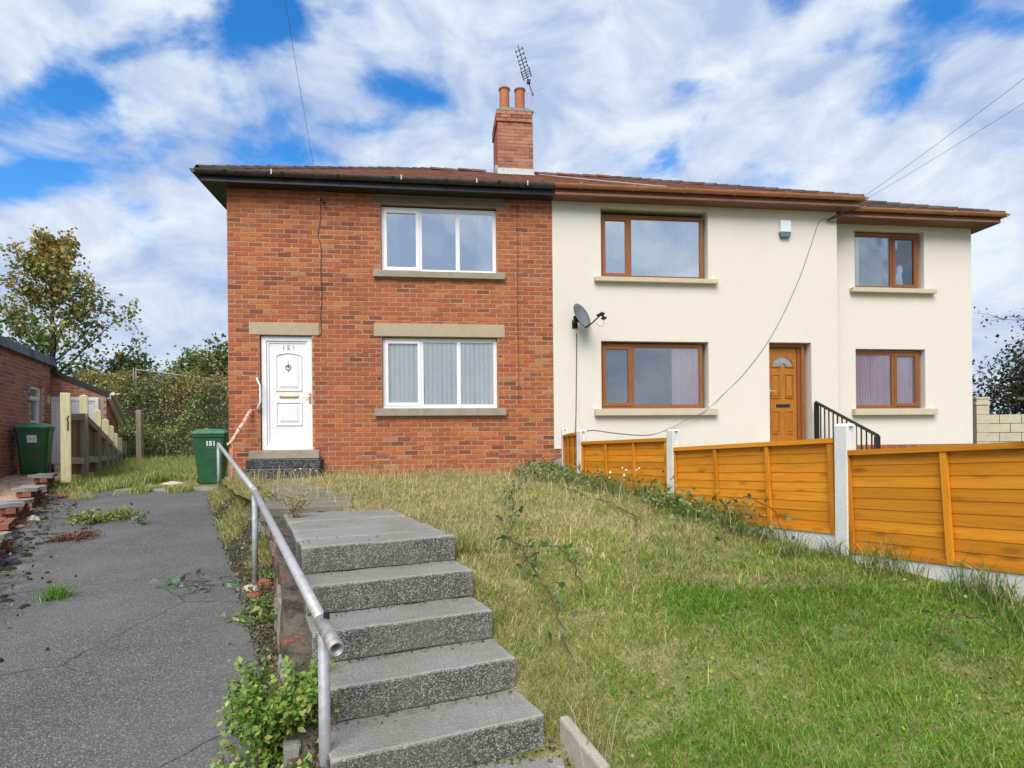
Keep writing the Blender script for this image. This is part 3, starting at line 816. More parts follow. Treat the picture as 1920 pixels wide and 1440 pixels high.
m = HB(); m.box((10.20, .148, 2.125), (10.485, .162, 2.185)); m.build('letterbox', BLACKM, bdoor, bevel=.004)
m = HB(); m.box((9.995, .05, 2.43), (10.14, .064, 2.446)); m.box((10.0, .06, 2.40), (10.025, .105, 2.49)); m.build('handle', m_plain('pale_handle', (.7,.6,.45), .3, .6), bdoor, bevel=.003)

# ------------------------------------------------------------------ roofs
PITCH = (7.98 - 6.10) / 3.80
def slope_tiles(m, u_lo, u_hi, v0, z0, pitch, vmax, clipL, clipR, gauge=.105, tw=.168, skip=None):
    """courses of plain tiles on a slope rising towards +v"""
    n = int(math.hypot(vmax-v0, (vmax-v0)*pitch) / gauge); ln = math.hypot(1, pitch)
    for k in range(n):
        v = v0 + k*gauge/ln; z = z0 + (v-v0)*pitch
        a, b = clipL(v), clipR(v)
        u = u_lo - (tw/2 if k % 2 else 0)
        while u < u_hi:
            p, q = max(u, a), min(u+tw-.004, b); u += tw
            if q - p < .03: continue
            if skip and skip(p, q, v): continue
            e = gauge*1.12/ln; h = .014; dz = (rnd.random()-.5)*.008
            m.add([(p,v-.004,z+.018+dz), (q,v-.004,z+.018-dz), (q,v+e,z+e*pitch+.006), (p,v+e,z+e*pitch+.006),
                   (p,v-.004,z+.018+dz-h), (q,v-.004,z+.018-dz-h)], [(0,1,2,3), (4,5,1,0), (4,0,3), (5,2,1)])
V0, Z0 = -.36, 6.085; VR = 3.44; ZRG = Z0 + (VR-V0)*PITCH
UL = -.34; URT = 11.69; VBK = 2*VR - V0
def roof_part(parent, ua, ub, hipL, hipR, name='roof', mat=TILE):
    m = HB(); apL = ua + (VR-V0) if hipL else ua; apR = ub - (VR-V0) if hipR else ub
    P = [(ua,V0,Z0), (ub,V0,Z0), (apR,VR,ZRG), (apL,VR,ZRG), (ua,VBK,Z0), (ub,VBK,Z0)]
    fs = [(0,1,2,3), (5,4,3,2)]
    if hipL: fs.append((4,0,3))
    if hipR: fs.append((1,5,2))
    m.add(P, fs)
    return m.build(name, mat, parent)
roofB = roof_part(brick_house, UL, UB, True, False)
roofR = roof_part(rendered_house, UB, URT, False, True)
CH = (5.03, 5.86, 2.90, 3.95)   # chimney footprint
inchim = lambda p, q, v: q > CH[0]+.02 and p < CH[1]-.02 and v > CH[2]-.08
m = HB(); slope_tiles(m, UL, UB, V0-.04, Z0-.02, PITCH, VR, lambda v: UL+(v-V0), lambda v: UB, skip=inchim)
tag(m.build('tile', TILE, roofB), kind='stuff')
m = HB(); slope_tiles(m, UB, URT, V0-.04, Z0-.02, PITCH, VR, lambda v: UB, lambda v: URT-(v-V0), skip=inchim)
tag(m.build('tile', TILE, roofR), kind='stuff')
def half_tile(r_=.11, ln=.34, lift=.0):
    b = MB(); n = 8; t = .014; vs = []; 
    for (x, r1) in ((0, r_), (ln, r_*.93)):
        for q in (r1, r1-t):
            for i in range(n+1):
                a = math.pi*i/n; vs.append((x, q*math.cos(a), q*math.sin(a)*.8 + lift))
    fs = []; w_ = n+1
    for i in range(n):
        fs += [(i, i+1, 2*w_+i+1, 2*w_+i), (w_+i+1, w_+i, 3*w_+i, 3*w_+i+1), (i, w_+i, w_+i+1, i+1), (2*w_+i+1, 3*w_+i+1, 3*w_+i, 2*w_+i)]
    b.add(vs, fs); return b
RT = half_tile().mesh('ridge_tile', TILE); HTM = half_tile(.10, .30).mesh('hip_tile', TILE_D)
def run_tiles(name, me, parent, p, q, step, jit=.006):
    p = Vector(p); q = Vector(q); d = q - p; n = int(d.length/step); dn = d.normalized()
    rz = math.atan2(dn.y, dn.x); ry = -math.asin(dn.z)
    for i in range(n):
        o = inst(name, me, parent, tuple(p + dn*step*i + Vector((0, 0, -HZ - .015 + rnd.uniform(-jit, jit)))), (rnd.uniform(-.05,.05), ry + .03, rz + rnd.uniform(-.03,.03)))
run_tiles('ridge_tile', RT, roofB, (UL+(VR-V0), VR, ZRG), (CH[0], VR, ZRG), .33)
run_tiles('ridge_tile', RT, roofR, (CH[1], VR, ZRG), (URT-(VR-V0), VR, ZRG), .33)
run_tiles('hip_tile', HTM, roofB, (UL, V0, Z0+.01), (UL+(VR-V0), VR, ZRG), .27)
run_tiles('hip_tile', HTM, roofR, (URT, V0, Z0+.01), (URT-(VR-V0), VR, ZRG), .27)
# wing roof, a little further back
WV, WZ, WR = -.08, 6.00, 15.02; WA = 3.3
m = HB()
P = [(10.9,WV,WZ), (WR,WV,WZ), (WR-WA,WV+WA,WZ+WA*PITCH), (9.5,WV+WA,WZ+WA*PITCH), (WR,WV+2*WA,WZ), (9.5,WV+2*WA,WZ)]
m.add(P, [(0,1,2,3), (1,4,2), (4,5,3,2)]); roofW = m.build('wing_roof', TILE_D, rendered_house)
m = HB(); slope_tiles(m, 11.0, WR, WV-.04, WZ-.02, PITCH, WV+WA, lambda v: 11.0 + max(0, v-WV)*.2, lambda v: WR-(v-WV))
tag(m.build('tile', TILE_D, roofW), kind='stuff')
run_tiles('hip_tile', HTM, roofW, (WR, WV, WZ+.01), (WR-WA, WV+WA, WZ+WA*PITCH), .27)

# eaves: soffit, fascia, half-round gutter with brackets
def gutter_run(parent, u0, u1, v, z, mat, mats, r_=.062, endcaps=(True, True), brk=1.0, name='gutter'):
    m = HB(); n = 10; prof = []
    for i in range(n+1):
        a = math.pi + math.pi*i/n; prof.append((v + r_*math.cos(a), z + r_*1.05*math.sin(a)))
    inn = [(v + (r_-.008)*math.cos(math.pi+math.pi*i/n), z + (r_-.008)*1.05*math.sin(math.pi+math.pi*i/n)) for i in range(n, -1, -1)]
    m.prism(prof + inn, 0, u0, u1)
    if endcaps[0]: m.prism(prof, 0, u0, u0+.006)
    if endcaps[1]: m.prism(prof, 0, u1-.006, u1)
    g = m.build(name, mat, parent)
    u = u0 + .45
    while u < u1 - .1:
        b = HB(); r2 = r_+.009
        pf = [(v + r2*math.cos(math.pi+math.pi*i/n), z + r2*1.05*math.sin(math.pi+math.pi*i/n)) for i in range(n+1)]
        b.prism(pf + inn, 0, u, u+.05); b.box((u, v-r_-.012, z-.01), (u+.05, v-r_+.004, z+.010)); b.build('bracket', mats, g); u += brk
    return g
EV = -.30
m = HB(); m.box((UL+.03, EV+.018, 5.935), (UB, -.011, 5.962)); m.box((UL+.03, -.011, 5.935), (-.011, DEEP, 5.962)); m.build('soffit', PLASTIC_K, brick_house)
m = HB(); m.box((UL+.03, EV, 5.925), (UB, EV+.018, 6.09)); m.box((UL+.012, EV, 5.925), (UL+.03, DEEP, 6.09)); m.build('fascia', PLASTIC_K, brick_house, bevel=.004)
MOSSY = m_plain('mossy_black_gutter', (.05,.045,.04), .6, 0, .6, 16)
gutter_run(brick_house, UL-.03, UB-.03, EV-.072, 6.085, MOSSY, PLASTIC_K, .068, brk=.92)
m = HB(); n = 10   # side gutter of the left hip
m.prism([(UL-.055 + .06*math.cos(math.pi+math.pi*i/n), 6.085 + .06*math.sin(math.pi+math.pi*i/n)) for i in range(n+1)], 1, EV-.1, DEEP); m.build('gutter', MOSSY, brick_house)
m = HB()
for u in (.85, 3.0, 4.3, 5.2): m.box((u, EV-.144, 6.03), (u+.02, EV-.136, 6.11))
m.build('gutter_strap', LEAD, brick_house)
m = HB(); m.box((UB+.01, EV+.018, 5.945), (URT-.04, -.014, 5.972)); m.box((UE+.002, -.014, 5.945), (URT-.04, DEEP, 5.972)); m.build('soffit', SOFB, rendered_house)
m = HB(); m.box((UB+.003, EV, 5.935), (URT-.02, EV+.018, 6.09)); m.box((URT-.04, EV+.018, 5.935), (URT-.02, 1.5, 6.09)); m.build('fascia', SOFB, rendered_house, bevel=.004)
m = HB(); m.box((UB+.003, EV-.008, 5.950), (URT-.02, EV-.0005, 5.985)); m.build('fascia_trim', GUTB, rendered_house)
gutter_run(rendered_house, UB-.02, URT, EV-.068, 6.105, GUTB, GUTB, .060, brk=.98)
m = HB(); m.prism([(URT+.045 + .058*math.cos(math.pi+math.pi*i/n), 6.10 + .06*math.sin(math.pi+math.pi*i/n)) for i in range(n+1)], 1, EV-.1, 2.5); m.build('gutter', GUTB, rendered_house)
EW = -.02
m = HB(); m.box((UE+.003, EW+.018, 5.86), (WR-.04, SB-.003, 5.885)); m.box((14.695, SB-.003, 5.86), (WR-.04, DEEP, 5.885)); m.build('soffit', SOFB, rendered_house)
m = HB(); m.box((UE+.003, EW, 5.85), (WR-.02, EW+.018, 6.0)); m.box((WR-.04, EW+.018, 5.85), (WR-.02, DEEP, 6.0)); m.build('fascia', SOFB, rendered_house, bevel=.004)
m = HB(); m.box((UE+.003, EW-.008, 5.862), (WR-.02, EW-.0005, 5.897)); m.build('fascia_trim', GUTB, rendered_house)
gutter_run(rendered_house, UE+.02, WR, EW-.066, 6.015, GUTB, GUTB, .058, brk=.98)
m = HB(); m.prism([(WR+.04 + .056*math.cos(math.pi+math.pi*i/n), 6.012 + .058*math.sin(math.pi+math.pi*i/n)) for i in range(n+1)], 1, EW-.1, DEEP); m.build('gutter', GUTB, rendered_house)
m = HB(); m.tube([(WR+.03, 1.6, 5.95), (WR-.02, 1.6, 5.82), (14.80, 1.6, 5.65), (14.76, 1.6, 5.5), (14.76, 1.6, 1.0)], .036, 10); m.build('downpipe', GUTB, rendered_house, True)

# ------------------------------------------------------------------ chimney: stack of bricks, flaunching, flashing, two pots
cm_ = HB(); c0, c1, c2, c3 = CH
cm_.box((c0+.008, c2+.008, 7.2), (c1-.008, c3-.008, 9.19)); chim = cm_.build('chimney', MORTAR_N, brick_house)
bm_ = []
for ln in (.2285, .108):
    b = MB(); b.box((0, 0, 0), (ln, .10, BH)); bm_.append(b.mesh('brick', BRICK_CH))
z = 7.60; k = 0
nrow = int((9.16-z)/PH)
while z + BH < 9.185:
    ex = .0
    if k >= nrow-2: ex = .035
    x = c0 - ex; x1 = c1 + ex
    u = x; first = True
    if k % 2:
        inst('brick', bm_[1], chim, (u, c2-ex, z-HZ)); u += .108+.011
    while u < x1 - .05:
        full_ = u + .2285 <= x1 + .01
        wd = .2285 if full_ else .108
        if u + wd > x1 + .02: break
        inst('brick', bm_[0] if full_ else bm_[1], chim, (u, c2-ex+rnd.uniform(-.003,.003), z-HZ), (0, 0, rnd.uniform(-.006,.006))); u += wd + .0115
    v = c2 - ex + (.0 if k % 2 else .115)
    while v + .2285 < c3 + ex + .02:        # left flank
        inst('brick', bm_[0], chim, (c0-ex, v+.2285+ (.11 if k%2 else 0), z-HZ), (0, 0, R(-90))); v += PL
    z += PH; k += 1
m = HB(); m.box((c0-.02, c2-.02, 9.185), (c1+.02, c3+.02, 9.215)); m.prism([(c0, 9.21), (c1, 9.21), (c1-.12, 9.27), (c0+.12, 9.27)], 1, c2, c3); m.build('flaunching', STONE_OLD, chim)
for (u, tm) in ((5.255, TERRA), (5.63, TERRA)):
    m = HB(); m.lathe([(.128, 0), (.125, .08), (.118, .68), (.120, .72), (.138, .73), (.138, .76), (.118, .76), (.10, .70), (.10, .05)], 20, (u, 3.42, 9.23)); m.build('chimney_pot', tm, chim, True)
m = HB()
zb_ = Z0 + (c2-V0)*PITCH
m.box((c0-.012, c2-.03, zb_-.02), (c1+.012, c2-.006, zb_+.145)); m.add([(c0-.02,c2-.16,zb_-.055), (c1+.02,c2-.16,zb_-.055), (c1+.02,c2-.02,zb_+.03), (c0-.02,c2-.02,zb_+.03)], [(0,1,2,3)])
for i in range(4):
    v = c2 + i*.17; zz_ = Z0 + (v-V0)*PITCH
    m.box((c0-.014, v-.01, zz_-.02), (c0-.002, v+.16, zz_+.20)); m.box((c1+.002, v-.01, zz_-.02), (c1+.014, v+.16, zz_+.20))
m.build('flashing', LEAD, chim)

# ------------------------------------------------------------------ behind the glass: blinds and curtains
def blind_vanes(label, ua, ub, z0, z1, v, mat, n, yaw=.25, group=None):
    mid = house_pt((ua+ub)/2, v, z1)
    e = empty('vertical_blind', tuple(mid), AL, label, 'blind', group)
    w_ = (ub-ua)/n
    b = MB(); b.add([(-w_*.54,0,0), (0,-.006,0), (w_*.54,0,0), (w_*.54,0,z0-z1), (0,-.006,z0-z1), (-w_*.54,0,z0-z1)], [(0,1,4,5), (1,2,3,4)])
    me = b.mesh('vane', mat)
    for i in range(n):
        inst('vane', me, e, (-(ub-ua)/2 + w_*(i+.5), 0, 0), (0, rnd.uniform(-.006,.006), yaw + rnd.uniform(-.10,.10)))
    m = MB(); m.box((-(ub-ua)/2, -.02, 0), ((ub-ua)/2, .02, .03)); m.build('head_rail', UPVC, e)
    return e
def curtain(label, ua, ub, z0, z1, v, mat, pleat=.055, amp=.018, group=None):
    mid = house_pt((ua+ub)/2, v, z1)
    n = int((ub-ua)/pleat*6); vs = []; m = MB()
    for zz_, k in ((0, .8), (-(z1-z0)*.5, 1.0), (-(z1-z0), 1.15)):
        for i in range(n+1):
            u = -(ub-ua)/2 + (ub-ua)*i/n
            vs.append((u + .004*math.sin(i*1.7), amp*k*math.sin(2*math.pi*u/pleat + .5*math.sin(u*9)), zz_))
    fs = [(r*(n+1)+i, r*(n+1)+i+1, (r+1)*(n+1)+i+1, (r+1)*(n+1)+i) for r in range(2) for i in range(n)]
    m.add(vs, fs); o = m.build('curtain', mat, None, True, loc=tuple(mid)); o.rotation_euler = (0, 0, AL)
    return tag(o, label, 'curtain', group)
blind_vanes('white vertical blind behind the lower window of the brick house', 2.68, 4.63, 2.17, 3.34, .130, BLIND, 23, .20)
curtain('white net curtain at the left edge of the upper white-framed window', 2.66, 2.93, 4.60, 5.74, .15, NET)
curtain('white net curtain at the right edge of the upper white-framed window', 4.35, 4.66, 4.60, 5.74, .15, NET)
blind_vanes('pale vertical blind behind the upper brown window nearest the brick house', 7.25, 8.66, 4.60, 5.66, .20, BLIND, 22, .12)
curtain('lilac pleated curtain on the right of the lower middle brown window', 8.06, 8.645, 2.12, 3.30, .13, LILAC, .05, .014)
blind_vanes('dusky pink vertical blind behind the lower window of the far wing', 12.08, 13.5, 2.12, 3.28, SB+.15, PINK, 24, .2)
curtain('white net curtain at the left edge of the upper window of the far wing', 12.09, 12.28, 4.60, 5.70, SB+.20, NET)

# ------------------------------------------------------------------ things fixed to the houses
e = empty('satellite_dish', tuple(house_pt(6.13, -.02, 3.62)), AL, 'grey satellite dish on the cream wall between the brick house and the brown windows', 'satellite dish')
dr = Matrix.Rotation(R(40), 4, 'Z') @ Matrix.Rotation(R(-22), 4, 'X')     # bowl looks right and up a little
Tm = Matrix.Translation((.03, -.22, .12)) @ dr
m = MB(Tm); n = 22; rings = 5; vs = [(0, .0, 0)]
for k in range(1, rings+1):
    for j in range(n):
        a = 2*math.pi*j/n; q = k/rings; vs.append((.215*q*math.cos(a), -.075*q*q, .245*q*math.sin(a)))
fs = [(0, 1+(j+1) % n, 1+j) for j in range(n)]
for k in range(rings-1):
    for j in range(n):
        a = 1+k*n+j; b = 1+k*n+(j+1) % n; fs.append((a, b, b+n, a+n))
m.add(vs, fs); d_ = m.build('dish', DISH, e, True)
so = d_.modifiers.new('solid', 'SOLIDIFY'); so.thickness = .008
m = MB(Tm); m.tube([(.215*math.cos(a), -.075, .245*math.sin(a)) for a in np.linspace(0, 2*math.pi, 25)], .006, 5); m.build('rim', PLASTIC_K, d_)
m = MB(Tm); m.tube([(0, -.05, -.235), (.04, -.2, -.215), (.10, -.36, -.15)], .013, 6); m.build('feed_arm', BLACKM, e)
m = MB(Tm)
m.box((.05, -.44, -.16), (.15, -.36, -.125)); m.box((.07, -.42, -.22), (.13, -.40, -.16)); m.box((.055, -.45, -.25), (.145, -.38, -.22)); m.tube([(.10,-.37,-.14),(.08,-.31,-.12)], .022, 8)
m.build('receiver', BLACKM, e, bevel=.004)
m = MB(); m.tube([(0, 0, .05), (-.01, -.10, .10), (.0, -.19, .12)], .018, 8); m.box((-.05, -.008, -.03), (.05, .008, .12)); m.box((-.06,-.20,.05),(.03,-.14,.16)); m.build('bracket', BLACKM, e)
m = MB(Tm); m.tube([(.10, -.40, -.25), (.10, -.38, -.33), (.10, -.33, -.36), (.08, -.28, -.31), (.05, -.24, -.24)], .004, 5); m.build('loop_cable', CABLE_L, e)

def fcable(name, label, pts, r, mat, v=-.02, cat='cable'):
    m = MB(); P = [house_pt(p[0], p[2] if len(p) > 2 else v, p[1]) for p in pts]
    # smooth the line
    Q = []
    for i in range(len(P)-1):
        a = P[max(i-1,0)]; b = P[i]; c = P[i+1]; d = P[min(i+2, len(P)-1)]
        for k in range(5):
            t = k/5; Q.append(.5*((2*b) + (c-a)*t + (2*a-5*b+4*c-d)*t*t + (3*b-a-3*c+d)*t*t*t))
    Q.append(P[-1]); base = Q[-1].copy()
    m.tube([q - base for q in Q], r, 6)
    o = m.build(name, mat, None, True, loc=tuple(base))
    return tag(o, label, cat)
fcable('dish_cable', 'dark cable hanging straight down the wall from the satellite dish', [(6.165, 3.50), (6.16, 3.1), (6.15, 2.6), (6.14, 2.1), (6.125, 1.66)], .008, CABLE)
fcable('wall_cable', 'thin grey cable sweeping down the cream wall and across the window sill',
       [(11.18, 5.80), (11.02, 5.72), (10.86, 5.30), (10.60, 4.62), (10.22, 3.85), (9.85, 3.26), (9.40, 2.72), (9.0, 2.35), (8.6, 2.04, -.125), (8.35, 1.93, -.125), (7.9, 1.70), (7.5, 1.60), (6.9, 1.64), (6.45, 1.70), (6.28, 1.66), (6.12, 1.63)], .005, CABLE_L)
fcable('wall_cable', 'dark cable down the brickwork from the bracket under the eaves to the door lintel',
       [(1.575, 5.72), (1.572, 5.45), (1.53, 5.18), (1.58, 4.95), (1.57, 4.5), (1.585, 4.1), (1.56, 3.75), (1.565, 3.45), (1.50, 3.39)], .0055, CABLE)
fcable('wall_cable', 'thin dark wire down the brickwork beside the right of the white windows', [(5.07, 5.93, -.012), (5.075, 5.0, -.012), (5.065, 4.0, -.012), (5.075, 3.0, -.012), (5.07, 2.2, -.012)], .004, CABLE)
e = empty('cable_bracket', tuple(house_pt(1.575, -.02, 5.76)), AL, 'black cable bracket on the brickwork below the black gutter', 'bracket')
m = MB(); m.tube([(0,0,.03), (.03,-.05,.02), (.07,-.07,-.03), (.10,-.07,-.05)], .02, 7); m.build('insulator', BLACKM, e, True)
m = MB(); m.tube([(0, .02, .0), (0, -.06, .02)], .008, 6); m.box((-.05,.0,.03),(.06,.02,.055)); m.build('hook', GALV_P, e)
e = empty('cable_bracket', tuple(house_pt(11.20, -.02, 5.80)), AL, 'dark wire clamp on the cream wall under the brown gutter corner', 'bracket')
m = MB(); m.tube([(-.03,-.04,-.04), (.08,-.10,.0), (.24,-.2,.08)], [.012,.028,.02], 7); m.build('clamp', BLACKM, e, True)
m = MB(); m.tube([(.0, .02, -.02), (-.01, -.05, -.04)], .010, 6); m.tube([(-.03,-.04,-.04), (.10,-.02,-.07), (.22,.0,-.04)], .005, 5); m.build('hook', CABLE, e)
def wire(label, a, b, sag, r, mat=CABLE_L):
    a = Vector(a); b = Vector(b); m = MB()
    m.tube([(b-a)*t + Vector((0,0,-sag*4*t*(1-t))) for t in np.linspace(0, 1, 28)], r, 5)
    return tag(m.build('telephone_wire', mat, None, True, loc=tuple(a)), label, 'wire')
wire('thin telephone wire rising from the brick wall into the upper left sky', house_pt(1.575, -.05, 5.78), (2.42, -12, 8.05), .95, .0022)
wire('upper of the two telephone wires slanting from the cream house into the right sky', house_pt(11.36, -.16, 5.86), (7.0, -9, 9.1), .75, .003)
wire('lower of the two telephone wires slanting from the cream house into the right sky', house_pt(11.42, -.22, 5.88), (9.1, -9, 9.1), .80, .003)

e = empty('alarm_box', tuple(house_pt(10.29, -.012, 5.39)), AL, 'white burglar alarm box with blue base high on the cream wall', 'alarm box')
m = MB(); m.prism([(-.115, .10), (.115, .10), (.105, .325), (-.105, .325)], 1, -.085, 0); m.build('cover', BOXW, e, bevel=.012)
m = MB(); m.prism([(-.09, .01), (.09, .01), (.113, .098), (-.113, .098)], 1, -.075, 0); m.build('base', BOXB, e, bevel=.008)

e = empty('tv_aerial', tuple(house_pt(5.90, 3.3, 8.2)), AL, 'tilted television aerial on a thin mast beside the chimney pots', 'aerial')
m = MB(); m.tube([(0, 0, 0), (0, 0, 1.72)], .017, 7); m.build('mast', GALV_P, e, True)
top = Vector((0, 0, 1.70)); tip = Vector((-.40, -.55, 2.42))
m = MB(); m.tube([top + Vector((.02,.03,-.04)), tip], .011, 6); m.build('boom', CABLE, e, True)
dirb = (tip-top).normalized(); side = Vector((.86, -.42, .30)).normalized()
for i, t in enumerate((.90, .80, .70, .62, .54, .47, .42, .37, .32)):
    c = top + (tip-top)*t; h = .085 if i < 5 else .10
    m = MB(); m.tube([c - side*h, c + side*h], .009, 5); m.tube([c - side*h - dirb*.03, c - side*h + dirb*.03], .012, 5); m.tube([c + side*h - dirb*.03, c + side*h + dirb*.03], .012, 5)
    m.build('element', CABLE, e)
m = MB(); c = top + (tip-top)*.22; m.box(tuple(c - Vector((.04,.04,.04))), tuple(c + Vector((.04,.04,.04)))); m.tube([(.03,.0,1.60), (0,0,1.72), (.05,.04,1.64)], .014, 5); m.build('clamp', BLACKM, e)
m = MB(); m.tube([(-.42,.2,1.60), (.33,-.1,1.78)], .004, 5); m.build('reflector_rod', GALV_P, e)
m = MB(); P = [house_pt(5.95, 2.75, Z0+(2.75-V0)*PITCH+.05), house_pt(6.35, 1.9, Z0+(1.9-V0)*PITCH+.05), house_pt(7.0, .9, Z0+(.9-V0)*PITCH+.05), house_pt(7.65, -.05, Z0+(-.05-V0)*PITCH+.05), house_pt(7.8, -.33, 6.16)]
m.tube([p - P[-1] for p in P], .010, 6); tag(m.build('roof_cable', m_plain('pale_coax', (.55,.50,.45), .6), None, True, loc=tuple(P[-1])), 'pale aerial cable running down the red roof tiles from the chimney', 'cable')

# peeling handrail beside the door
e = empty('peeling_handrail', (-4.58, 9.75, .74), 0, 'old handrail with peeling pink and white paint left of the white door', 'handrail')
m = MB(); m.box((-.026, -.010, 0), (.026, .010, .78)); m.build('post', PEEL2, e, bevel=.003)
wtop = house_pt(.38, -.03, 2.09) - Vector((-4.58, 9.75, .74)); low = Vector((-.03, -.02, .735))
m = MB(); m.tube([low, wtop], .033, 8); m.tube([low, low + Vector((0,0,.05))], .034, 8); m.build('rail', PEEL, e, True)
m = MB(); m.tube([wtop, wtop + Vector((.0,.02,-.08)), wtop + Vector((0,.06,-.09))], .016, 7); m.build('wall_fixing', PEEL, e, True)
e = empty('grab_handle', tuple(house_pt(.49, -.02, 2.15)), AL, 'white bent grab handle on the brickwork at the left of the door frame', 'handle')
m = MB(); m.tube([(0,0,.50), (.0,-.05,.48), (.055,-.06,.37), (.06,-.06,.08), (.01,-.05,-.03), (0,0,-.05)], .016, 8); m.build('bar', UPVC, e, True)

# neighbour's black railing by the brown door
e = empty('black_railing', (5.87, 11.5, 1.36), 0, 'black metal step railing to the right of the golden oak door', 'railing')
b0 = Vector((0, 0, 0)); b1 = Vector((.06, -1.8, -.62)); 
m = MB(); m.box((-.035, -.035, -.4), (.035, .035, .84)); m.build('newel_post', BLACKM, e, bevel=.004)
m = MB(); m.box((b1.x-.035, b1.y-.035, -.62-.3), (b1.x+.035, b1.y+.035, .17)); m.build('newel_post', BLACKM, e, bevel=.004)
m = MB(); m.tube([(0, .03, .845), (b1.x, b1.y-.03, .175)], .030, 4); m.build('top_rail', BLACKM, e)
m = MB(); m.tube([(0, 0, .08), (b1.x, b1.y, -.55)], .016, 4); m.build('bottom_rail', BLACKM, e)
for i in range(1, 13):
    t = i/13; m = MB(); x, y = b1.x*t, b1.y*t; m.box((x-.009, y-.009, .08-.63*t), (x+.009, y+.009, .83-.665*t)); m.build('baluster', BLACKM, e)
m = MB(); 
for i in range(4): m.box((-.95, -.3-i*.42, -.75), (.0, .1-i*.42 if i else .2, -.02-i*.165))
tag(m.build('neighbour_steps', STONE_C, None, loc=(5.75, 11.4, 1.36)), 'pale steps under the golden oak door behind the fence', 'steps')

# ------------------------------------------------------------------ concrete posts, gravel boards and stained fence panels
PO = [(.86, 9.72), (.915, 7.84), (1.646, 6.09), (2.393, 4.29), (3.213, 2.335), (3.95, .60)]
def conc_post(x, y, zb, zt, ang, label):
    e = empty('concrete_post', (x, y, zb), ang, label, 'fence post', 'concrete fence posts')
    h = zt - zb; w_ = .05
    m = MB(); m.prism([(-w_,-w_), (w_,-w_), (w_,-.020), (w_-.02,-.020), (w_-.02,.020), (w_,.020), (w_,w_), (-w_,w_), (-w_,.020), (-w_+.02,.020), (-w_+.02,-.020), (-w_,-.020)], 2, 0, h-.02)
    m.add([(-w_,-w_,h-.02), (w_,-w_,h-.02), (w_,w_,h-.02), (-w_,w_,h-.02), (-w_+.014,-w_+.014,h), (w_-.014,-w_+.014,h), (w_-.014,w_-.014,h), (-w_+.014,w_-.014,h)],
          [(4,5,6,7), (0,1,5,4), (1,2,6,5), (2,3,7,6), (3,0,4,7)])
    m.build('shaft', CONC_POST, e, bevel=.004)
    return e
plab = ['concrete fence post standing closest to the brick house wall', 'concrete fence post between the narrow end panel and the first full orange panel',
        'concrete fence post between the two middle orange panels', 'tall white concrete post in front of the black railing', 'concrete fence post at the near end of the last orange panel, beyond the right edge', '']
PT = [1.71, 1.645, 1.612, 1.607, 1.56]
for i in range(5):
    a = Vector((PO[min(i+1,5)][0]-PO[i][0], PO[min(i+1,5)][1]-PO[i][1]))
    conc_post(PO[i][0], PO[i][1], float(lawn_z(*PO[i])) - .25, PT[i], math.atan2(a.y, a.x), plab[i])
def panel_parts(ln, ht):
    """origin: lower end nearer the house; x towards the camera end, z up, -y the garden face"""
    n = 9; pitch_ = (ht-.045)/n; sl = []
    for k in range(n):
        b = MB(); z0 = .012 + k*pitch_; z1 = z0 + pitch_ + .018; nx = 14; vs = []
        for i in range(nx+1):
            x = .012 + (ln-.024)*i/nx; w0 = .0007*math.sin(i*.7 + k*2.3) + rnd.uniform(-.0006,.0006); 
            vs += [(x, -.009, z0 + w0), (x, -.004, z1), (x, -.003, z0 + w0), (x, .003, z1)]
        fs = []
        for i in range(nx):
            o = 4*i; fs += [(o, o+4, o+5, o+1), (o+2, o+3, o+7, o+6), (o, o+2, o+6, o+4), (o+1, o+5, o+7, o+3)]
        fs += [(0, 1, 3, 2), (4*nx, 4*nx+2, 4*nx+3, 4*nx+1)]
        b.add(vs, fs); sl.append(b.mesh('slat', FENCE))
    bt = []
    for x in (0, ln/3-.02, 2*ln/3-.02, ln-.04):
        b = MB(); b.box((x, -.038, 0), (x+.036, -.0165, ht-.036)); bt.append(b.mesh('batten', FENCE_V))
    b = MB(); b.box((-.002, -.046, ht-.036), (ln+.002, .02, ht)); cap_ = b.mesh('cap_rail', FENCE)
    b = MB(); b.box((.036, -.034, 0), (ln-.036, -.0175, .032)); bot = b.mesh('bottom_rail', FENCE)
    return sl, bt, cap_, bot
def fence_panel(p, q, z0p, z0q, ht, label):
    p = Vector((p[0], p[1], z0p)); q = Vector((q[0], q[1], z0q)); d = q - p; ln = d.length
    e = empty('fence_panel', tuple(p), 0, label, 'fence panel', 'orange stained fence panels')
    e.rotation_euler = (0, -math.asin(d.z/ln), math.atan2(d.y, d.x))
    sl, bt, cap_, bot = panel_parts(ln, ht)
    for me in sl: inst('slat', me, e)
    for me in bt: inst('batten', me, e)
    inst('cap_rail', cap_, e); inst('bottom_rail', bot, e)
    return e
def seg(i, s=.055):
    a = Vector(PO[i]); b = Vector(PO[i+1]); d = (b-a).normalized(); return tuple(a + d*s), tuple(b - d*s)
a, b = seg(0); fence_panel(a, b, .86, .88, .74, 'narrow-looking orange fence panel seen edge-on next to the brick house')
a, b = seg(1); fence_panel(a, b, .79, .825, .70, 'smallest full orange fence panel, third from the near end')
a, b = seg(2); fence_panel(a, b, .725, .805, .70, 'middle orange fence panel between the two concrete posts by the lawn')
a, b = seg(3); fence_panel(a, b, .69, .80, .725, 'nearest orange fence panel at the right edge, on a white gravel board')
glab = ['', 'gravel board hidden in weeds below the smallest full fence panel', 'gravel board in long grass below the middle fence panel', 'long pale concrete gravel board below the nearest fence panel']
